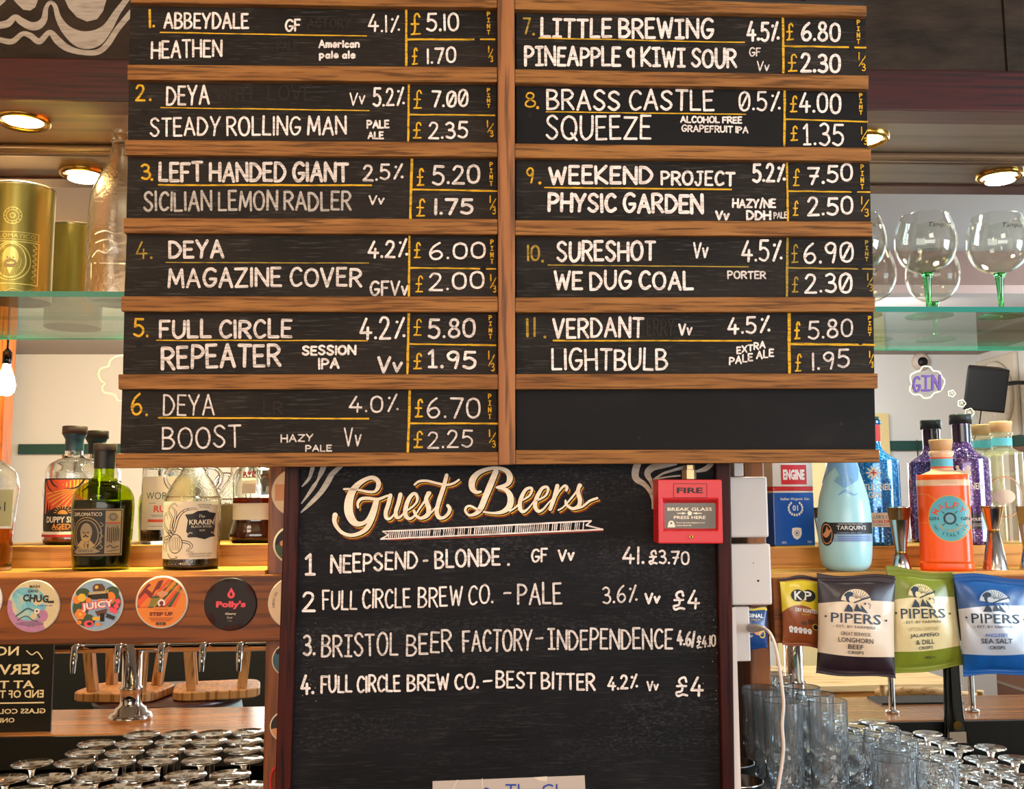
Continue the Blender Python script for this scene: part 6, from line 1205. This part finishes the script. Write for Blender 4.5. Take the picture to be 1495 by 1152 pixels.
# ================================================================ SEEN IN THE MIRROR: THE BAR AND THE ROOM
ZBAR = 1.0; bt = thing('bar_counter', 'glossy brown wooden bar counter reflected in the mirror', 'bar counter', (0, .76, 0))
MB().box(-3.2, 3.2, .58, .95, ZBAR-.04, ZBAR).build('top', 'bar_wood', bt, .004); MB().box(-3.2, 3.2, .64, .90, 0, ZBAR-.04).build('front', 'counter_dark', bt); MB().box(-3.2, 3.2, .952, .966, ZBAR-.09, ZBAR-.003).build('edge_strip', 'black', bt)
p = mir(192, 1000, 3.20); ft = thing('beer_font', 'chrome beer font with a horizontal tap rail, reflected below the badge beam', 'beer font', (p.x, p.y, ZBAR))
MB().lathe([(0, 0), (.062, 0), (.064, .012), (.058, .02), (.048, .024), (.044, .036), (.034, .042), (.031, .05), (.031, .088), (.034, .092), (.031, .097), (.028, .10), (.028, .225), (0, .225)], (p.x, p.y, ZBAR), 36).build('column', 'chrome', ft)
zt = ZBAR+.222; MB().tube([(p.x-.75, p.y, zt), (p.x+.46, p.y, zt)], .026, 20).build('tap_rail', 'chrome', ft); rail = bpy.data.objects['tap_rail']
for px in (48, 112, 175, 238, 298, 352):
    x = mir(px, 945, 3.16).x; MB().tube([(x, p.y+.02, zt), (x, p.y+.055, zt-.005), (x, p.y+.062, zt-.05), (x, p.y+.062, zt-.075)], [.011, .011, .009, .007], 12).build('nozzle', 'chrome', rail)
a = mir(74, 1055, 3.05); z1 = mir(74, 925, 3.05).z; sg = thing('bar_sign', 'black hand-lettered sign about service standing on the bar, mirror-reversed at lower left', 'sign', (a.x-.2, a.y, ZBAR))
MB().box(a.x-.42, a.x, a.y-.008, a.y, ZBAR, z1+.02).build('board', 'black', sg, .001)
sgx = a.x-.13; d = D(lambda u, v, o: Vector((sgx-u, a.y+o, v)), .001)
zz = lambda py: mir(40, py, 3.05).z
for s, py, h, w_ in (('NO', 950, .026, .066), ('SERVICE', 977, .029, .185), ('AT THIS', 999, .022, .16), ('END OF THE BAR', 1013, .022, .215), ('GLASS COLLECTION', 1038, .014, .23), ('ONLY', 1051, .013, .06)): d.text(s, .0, zz(py), h, 0, w=w_, bold=.02)
d.rect(-.11, zz(1027), .11, zz(1025), 0); d.stroke([(-.10, zz(962)), (-.085, zz(952)), (-.07, zz(956)), (-.055, zz(950))], .003, 0, True); d.build('lettering', ['cream_print'], sg)
bp = mir(248, 1005, 4.30); zt = .89; R0 = .27
br_ = thing('barrel_table', 'upright wooden barrel used as a table, with a pale metal hoop, reflected at lower left', 'barrel', (bp.x, bp.y, 0))
MB().lathe([(0, 0), (R0*.92, 0), (R0*1.12, zt*.3), (R0*1.2, zt*.5), (R0*1.12, zt*.72), (R0, zt-.03), (R0, zt-.03)], (bp.x, bp.y, 0), 40).build('staves', 'stool_wood', br_)
MB().lathe([(0, zt-.03), (R0*1.06, zt-.03), (R0*1.08, zt-.02), (R0*1.08, zt-.006), (R0*1.05, zt), (0, zt)], (bp.x, bp.y, 0), 40).build('top', 'fascia_maroon', br_)
for z0, z1_ in ((zt-.10, zt-.036), (zt*.62, zt*.68), (zt*.2, zt*.26)):
    rr = lambda z: R0*(1+.2*math.sin(PI*min(1, z/zt)))+.004; MB().lathe([(rr(z0), z0), (rr(z1_), z1_)], (bp.x, bp.y, 0), 40).build('hoop', 'lead_white', br_)
def stool(px, lab, rot, dz=0, yv=4.22):
    c = mir(px, 985, yv); c = Vector((c.x, c.y, zt)); t = thing('wooden_stool', lab, 'stool', c, 'upturned stools on the barrel'); n = 40; vs = []
    def R(x, y, z): return c+Vector((x*math.cos(rot)-y*math.sin(rot), x*math.sin(rot)+y*math.cos(rot), z))
    pr = []
    for z, f in ((0, .94), (.006, 1), (.032, 1), (.036, .97)):
        for k in range(n): a = 2*PI*k/n; q_ = (abs(math.cos(a))**5+abs(math.sin(a))**5)**(-1/5); pr.append(R(.165*f*q_*math.cos(a), .135*f*q_*math.sin(a), z))
    fs = [(j*n+k, j*n+(k+1) % n, (j+1)*n+(k+1) % n, (j+1)*n+k) for j in range(3) for k in range(n)]+[tuple(range(n-1, -1, -1)), tuple(range(3*n, 4*n))]
    MB().add(pr, fs).build('seat', 'stool_wood', t)
    for sx in (-1, 1):
        for sy in (-1, 1):
            a0, a1 = (sx*.095, sy*.075, .036), (sx*.135, sy*.115, .46); w_ = .018; P8 = []
            for (x, y, z) in (a0, a1): P8.append([R(x-w_, y-w_, z), R(x+w_, y-w_, z), R(x+w_, y+w_, z), R(x-w_, y+w_, z)])
            lo, hi = P8; MB().hexa([lo[0], lo[1], hi[1], hi[0], lo[3], lo[2], hi[2], hi[3]]).build('leg', 'stool_wood', t, .002)
    MB().hexa([R(-.11, -.088, .22), R(.11, -.088, .22), R(.11, -.088, .25), R(-.11, -.088, .25), R(-.11, -.07, .22), R(.11, -.07, .22), R(.11, -.07, .25), R(-.11, -.07, .25)]).build('stretcher', 'stool_wood', t)
stool(184, 'upturned wooden stool on the barrel, behind the chrome font column', .15); stool(318, 'upturned wooden stool on the barrel, right of the chrome font column', -.2, 0, 4.24)
# right-hand side of the bar
p = mir(1160, 1000, 3.2); t = thing('beer_font', 'slim chrome font column reflected below the peanut packet', 'beer font', (p.x, p.y, ZBAR)); MB().lathe([(0, 0), (.055, 0), (.056, .012), (.04, .022), (.031, .03), (.031, .075), (.034, .08), (.028, .09), (.028, .34), (0, .34)], (p.x, p.y, ZBAR), 32).build('column', 'chrome', t); MB().lathe([(0, .34), (.035, .34), (.035, .36), (0, .37)], (p.x, p.y, ZBAR), 28).build('cap', 'chrome', t)
p = mir(1392, 1060, 2.98); pc = Vector((p.x, .985, ZBAR-.09)); t = thing('hand_pump', 'black and chrome hand pump clamped to the bar edge, reflected under the crisp packets', 'hand pump', pc)
MB().lathe([(0, 0), (.042, 0), (.042, .03), (.036, .05), (.028, .11), (.024, .2), (.022, .32), (.028, .34), (0, .345)], pc, 28, q=.45, power=3).build('body', 'dark_chrome', t, 0); MB().box(pc.x-.024, pc.x+.024, pc.y+.018, pc.y+.021, pc.z+.036, pc.z+.066).build('clip_card', 'paper', t); MB().lathe([(.0, .002), (.012, .002), (.012, 0)], pc+Vector((0, .0205, .085)), 20, axis='y').build('medallion', 'brass', t)
MB().tube([pc+Vector((0, 0, .34)), pc+Vector((0, 0, .40)), pc+Vector((0, -.01, .60))], [.008, .012, .016], 14).build('handle', 'black', t)
for px, lab in ((1303, 'slim chrome bar post left of the hand pump, reflected below the olive crisp packet'), (1420, 'slim chrome bar post right of the hand pump, reflected below the blue crisp packet')):
    p = mir(px, 1040, 3.12); t = thing('bar_post', lab, 'post', (p.x, p.y, ZBAR)); MB().tube([(p.x, p.y, ZBAR), (p.x, p.y, ZBAR+.36)], .009, 14).build('rod', 'chrome', t); MB().lathe([(0, 0), (.02, 0), (.02, .006), (.009, .01)], (p.x, p.y, ZBAR), 20).build('flange', 'chrome', t)
p = mir(1405, 1083, 2.99); q0 = MB().box(p.x-.13, p.x+.13, .60, .72, ZBAR, ZBAR+.006).build('bar_mat', 'black'); tag(q0, 'black patterned bar mat on the reflected bar near the hand pump', 'bar mat')
def table(px, py, yv, w_, dp, lab):
    c = mir(px, py, yv); zt = c.z; t = thing('wooden_table', lab, 'table', (c.x, c.y, 0)); MB().box(c.x-w_, c.x+w_, c.y-dp, c.y+dp, zt-.03, zt).build('top', 'pale_wood', t, .004)
    MB().box(c.x-w_+.03, c.x+w_-.03, c.y-dp+.03, c.y+dp-.03, zt-.11, zt-.03).build('apron', 'pine', t)
    for sx in (-1, 1):
        for sy in (-1, 1): MB().box(c.x+sx*(w_-.05)-.025, c.x+sx*(w_-.05)+.025, c.y+sy*(dp-.05)-.025, c.y+sy*(dp-.05)+.025, 0, zt-.03).build('leg', 'pine', t)
table(1240, 985, 5.1, .42, .3, 'pale wooden table reflected behind the cut-glass tumblers')
def chair(px, yv, rot, lab):
    c = mir(px, 1000, yv); c = Vector((c.x, c.y, 0)); t = thing('wooden_chair', lab, 'chair', c, 'pale wooden chairs in the room')
    def R(x, y, z): return c+Vector((x*math.cos(rot)-y*math.sin(rot), x*math.sin(rot)+y*math.cos(rot), z))
    def bx(x0, x1, y0, y1, z0, z1): return MB().hexa([R(x0, y0, z0), R(x1, y0, z0), R(x1, y0, z1), R(x0, y0, z1), R(x0, y1, z0), R(x1, y1, z0), R(x1, y1, z1), R(x0, y1, z1)])
    bx(-.22, .22, -.2, .22, .44, .475).build('seat', 'pale_wood', t, .006)
    for sx in (-1, 1):
        MB().tube([R(sx*.19, -.17, 0), R(sx*.17, -.15, .44)], [.016, .02], 12).build('leg', 'pale_wood', t); MB().tube([R(sx*.2, .22, 0), R(sx*.18, .19, .44), R(sx*.19, .25, .86)], [.016, .02, .014], 12).build('leg', 'pale_wood', t)
    MB().tube([R(x, .25+.05*math.cos(x*7)-.05, .84-.6*x*x) for x in (-.22, -.15, -.08, 0, .08, .15, .22)], .022, 12).build('back_rail', 'pale_wood', t)
    for x in (-.1, 0, .1): MB().tube([R(x, .19, .475), R(x, .235, .82)], .009, 8).build('spindle', 'pale_wood', t)
chair(1365, 4.55, .5, 'pale wooden chair with curved back, reflected left of the hand pump'); chair(1470, 5.5, -.6, 'pale wooden chair reflected at the right edge behind the hand pump')
# loudspeaker, fan, sensor, pendant
c = mir(1437, 566, 6.0); t = thing('wall_speaker', 'black loudspeaker bracketed high on the wall, reflected at right', 'loudspeaker', c)
Rm = Matrix.Rotation(math.radians(22), 3, 'Z') @ Matrix.Rotation(math.radians(-14), 3, 'X') @ Matrix.Rotation(math.radians(8), 3, 'Y')
q8 = [(-.115, .1, -.13), (.115, .1, -.13), (.115, .1, .13), (-.115, .1, .13), (-.09, -.1, -.12), (.09, -.1, -.12), (.09, -.1, .12), (-.09, -.1, .12)]
MB().hexa([c+Rm @ Vector((-v[0], v[1], v[2])) for v in q8]).build('cabinet', 'speaker_black', t, .006)
MB().hexa([c+Rm @ Vector((x, y, z)) for x, y, z in [(-.108, .108, -.122), (.108, .108, -.122), (.108, .108, .122), (-.108, .108, .122), (-.108, .1005, -.122), (.108, .1005, -.122), (.108, .1005, .122), (-.108, .1005, .122)]]).build('grille', 'black', t, .004)
MB().tube([c+Vector((.08, -.05, .02)), c+Vector((.25, -.08, .04)), Vector((XR, c.y-.1, c.z+.04))], .014, 12).build('bracket', 'dark_chrome', t)
MB().tube([c+Vector((x, y, z)) for x, y, z in catmull([(.04, -.12, -.1), (.02, -.2, -.3), (-.05, -.5, -.5), (-.06, -.82, -.62)], 6)]+[Vector((c.x-.06, YB+.04, 2.06))], .004, 8).build('lead', 'speaker_black', t)
c = mir(1348, 527, 6.8); t = thing('ceiling_sensor', 'small white round sensor high on the back wall, above the painted cloud', 'sensor', (c.x, YB+.0, c.z)); MB().lathe([(.06, -.0), (.06, .03), (.045, .05), (0, .052)], (c.x, YB, c.z), 24, axis='y').v
m_ = MB(); n = 24
def dome(mb, c, prof, mi=0):                            # axis +Y (towards the bar)
    vs = []; fs = []
    for r, y in prof:
        for k in range(n): a = 2*PI*k/n; vs.append(Vector((c[0]+r*math.cos(a), c[1]+y, c[2]+r*math.sin(a))))
    for i in range(len(prof)-1):
        for k in range(n): fs.append((i*n+k, i*n+(k+1) % n, (i+1)*n+(k+1) % n, (i+1)*n+k))
    fs.append(tuple((len(prof)-1)*n+k for k in range(n))); return mb.add(vs, fs, mi, True)
dome(m_, (c.x, YB, c.z), [(.06, 0), (.06, .03), (.05, .045), (.03, .05)]).build('housing', 'white_plastic', t); dome(MB(), (c.x, YB, c.z-.005), [(.034, .045), (.032, .06), (.018, .068)]).build('lens', 'black', t)
fc_ = Vector((XR, mir(1497, 580, 6.62).y, mir(1497, 580, 6.62).z)); t = thing('extractor_fan', 'cream round-grilled extractor fan on the side wall, reflected at the right edge', 'fan', fc_)
MB().box(XR-.03, XR-.0005, fc_.y-.26, fc_.y+.26, fc_.z-.27, fc_.z+.27).build('housing', 'vent_cream', t, .01)
rg = MB(); rg.lathe([(.22, -.05), (.235, -.055), (.24, -.03), (.22, -.03)], fc_, 36, axis='x'); rg.lathe([(0, -.062), (.05, -.06), (.055, -.035)], fc_, 24, axis='x'); rg.build('ring', 'vent_cream', t)
for j in range(8): a = 2*PI*j/8; MB().tube([fc_+Vector((-.045, .05*math.cos(a), .05*math.sin(a))), fc_+Vector((-.04, .225*math.cos(a+.15), .225*math.sin(a+.15)))], .018, 6).build('grille_blade', 'vent_cream', t)
c = mir(9, 556, 4.5); t = thing('pendant_bulb', 'glowing pear-shaped filament bulb on a cord, reflected at the left edge', 'pendant lamp', c)
MB().lathe([(0, -.065), (.02, -.062), (.034, -.045), (.038, -.02), (.030, .02), (.018, .055), (.014, .075)], c, 28).build('bulb', 'bulb_glow', t); MB().lathe([(.016, .072), (.019, .078), (.019, .125), (.008, .14), (0, .14)], c, 20).build('socket', 'dark_chrome', t); MB().tube([c+Vector((0, 0, .135)), Vector((c.x, c.y, ZH))], .005, 8).build('cord', 'black', t)
c = mir(2, 600, 5.2); tag(MB().box(c.x-.09, c.x+.035, c.y-.05, c.y+.05, 0, ZH).build('timber_column', 'post_wood'), 'brown timber column in the room at the far left edge, behind the filament bulb', 'column')
for o in list(bpy.data.objects):
    if o.type == 'MESH' and not o.data.users: bpy.data.objects.remove(o)
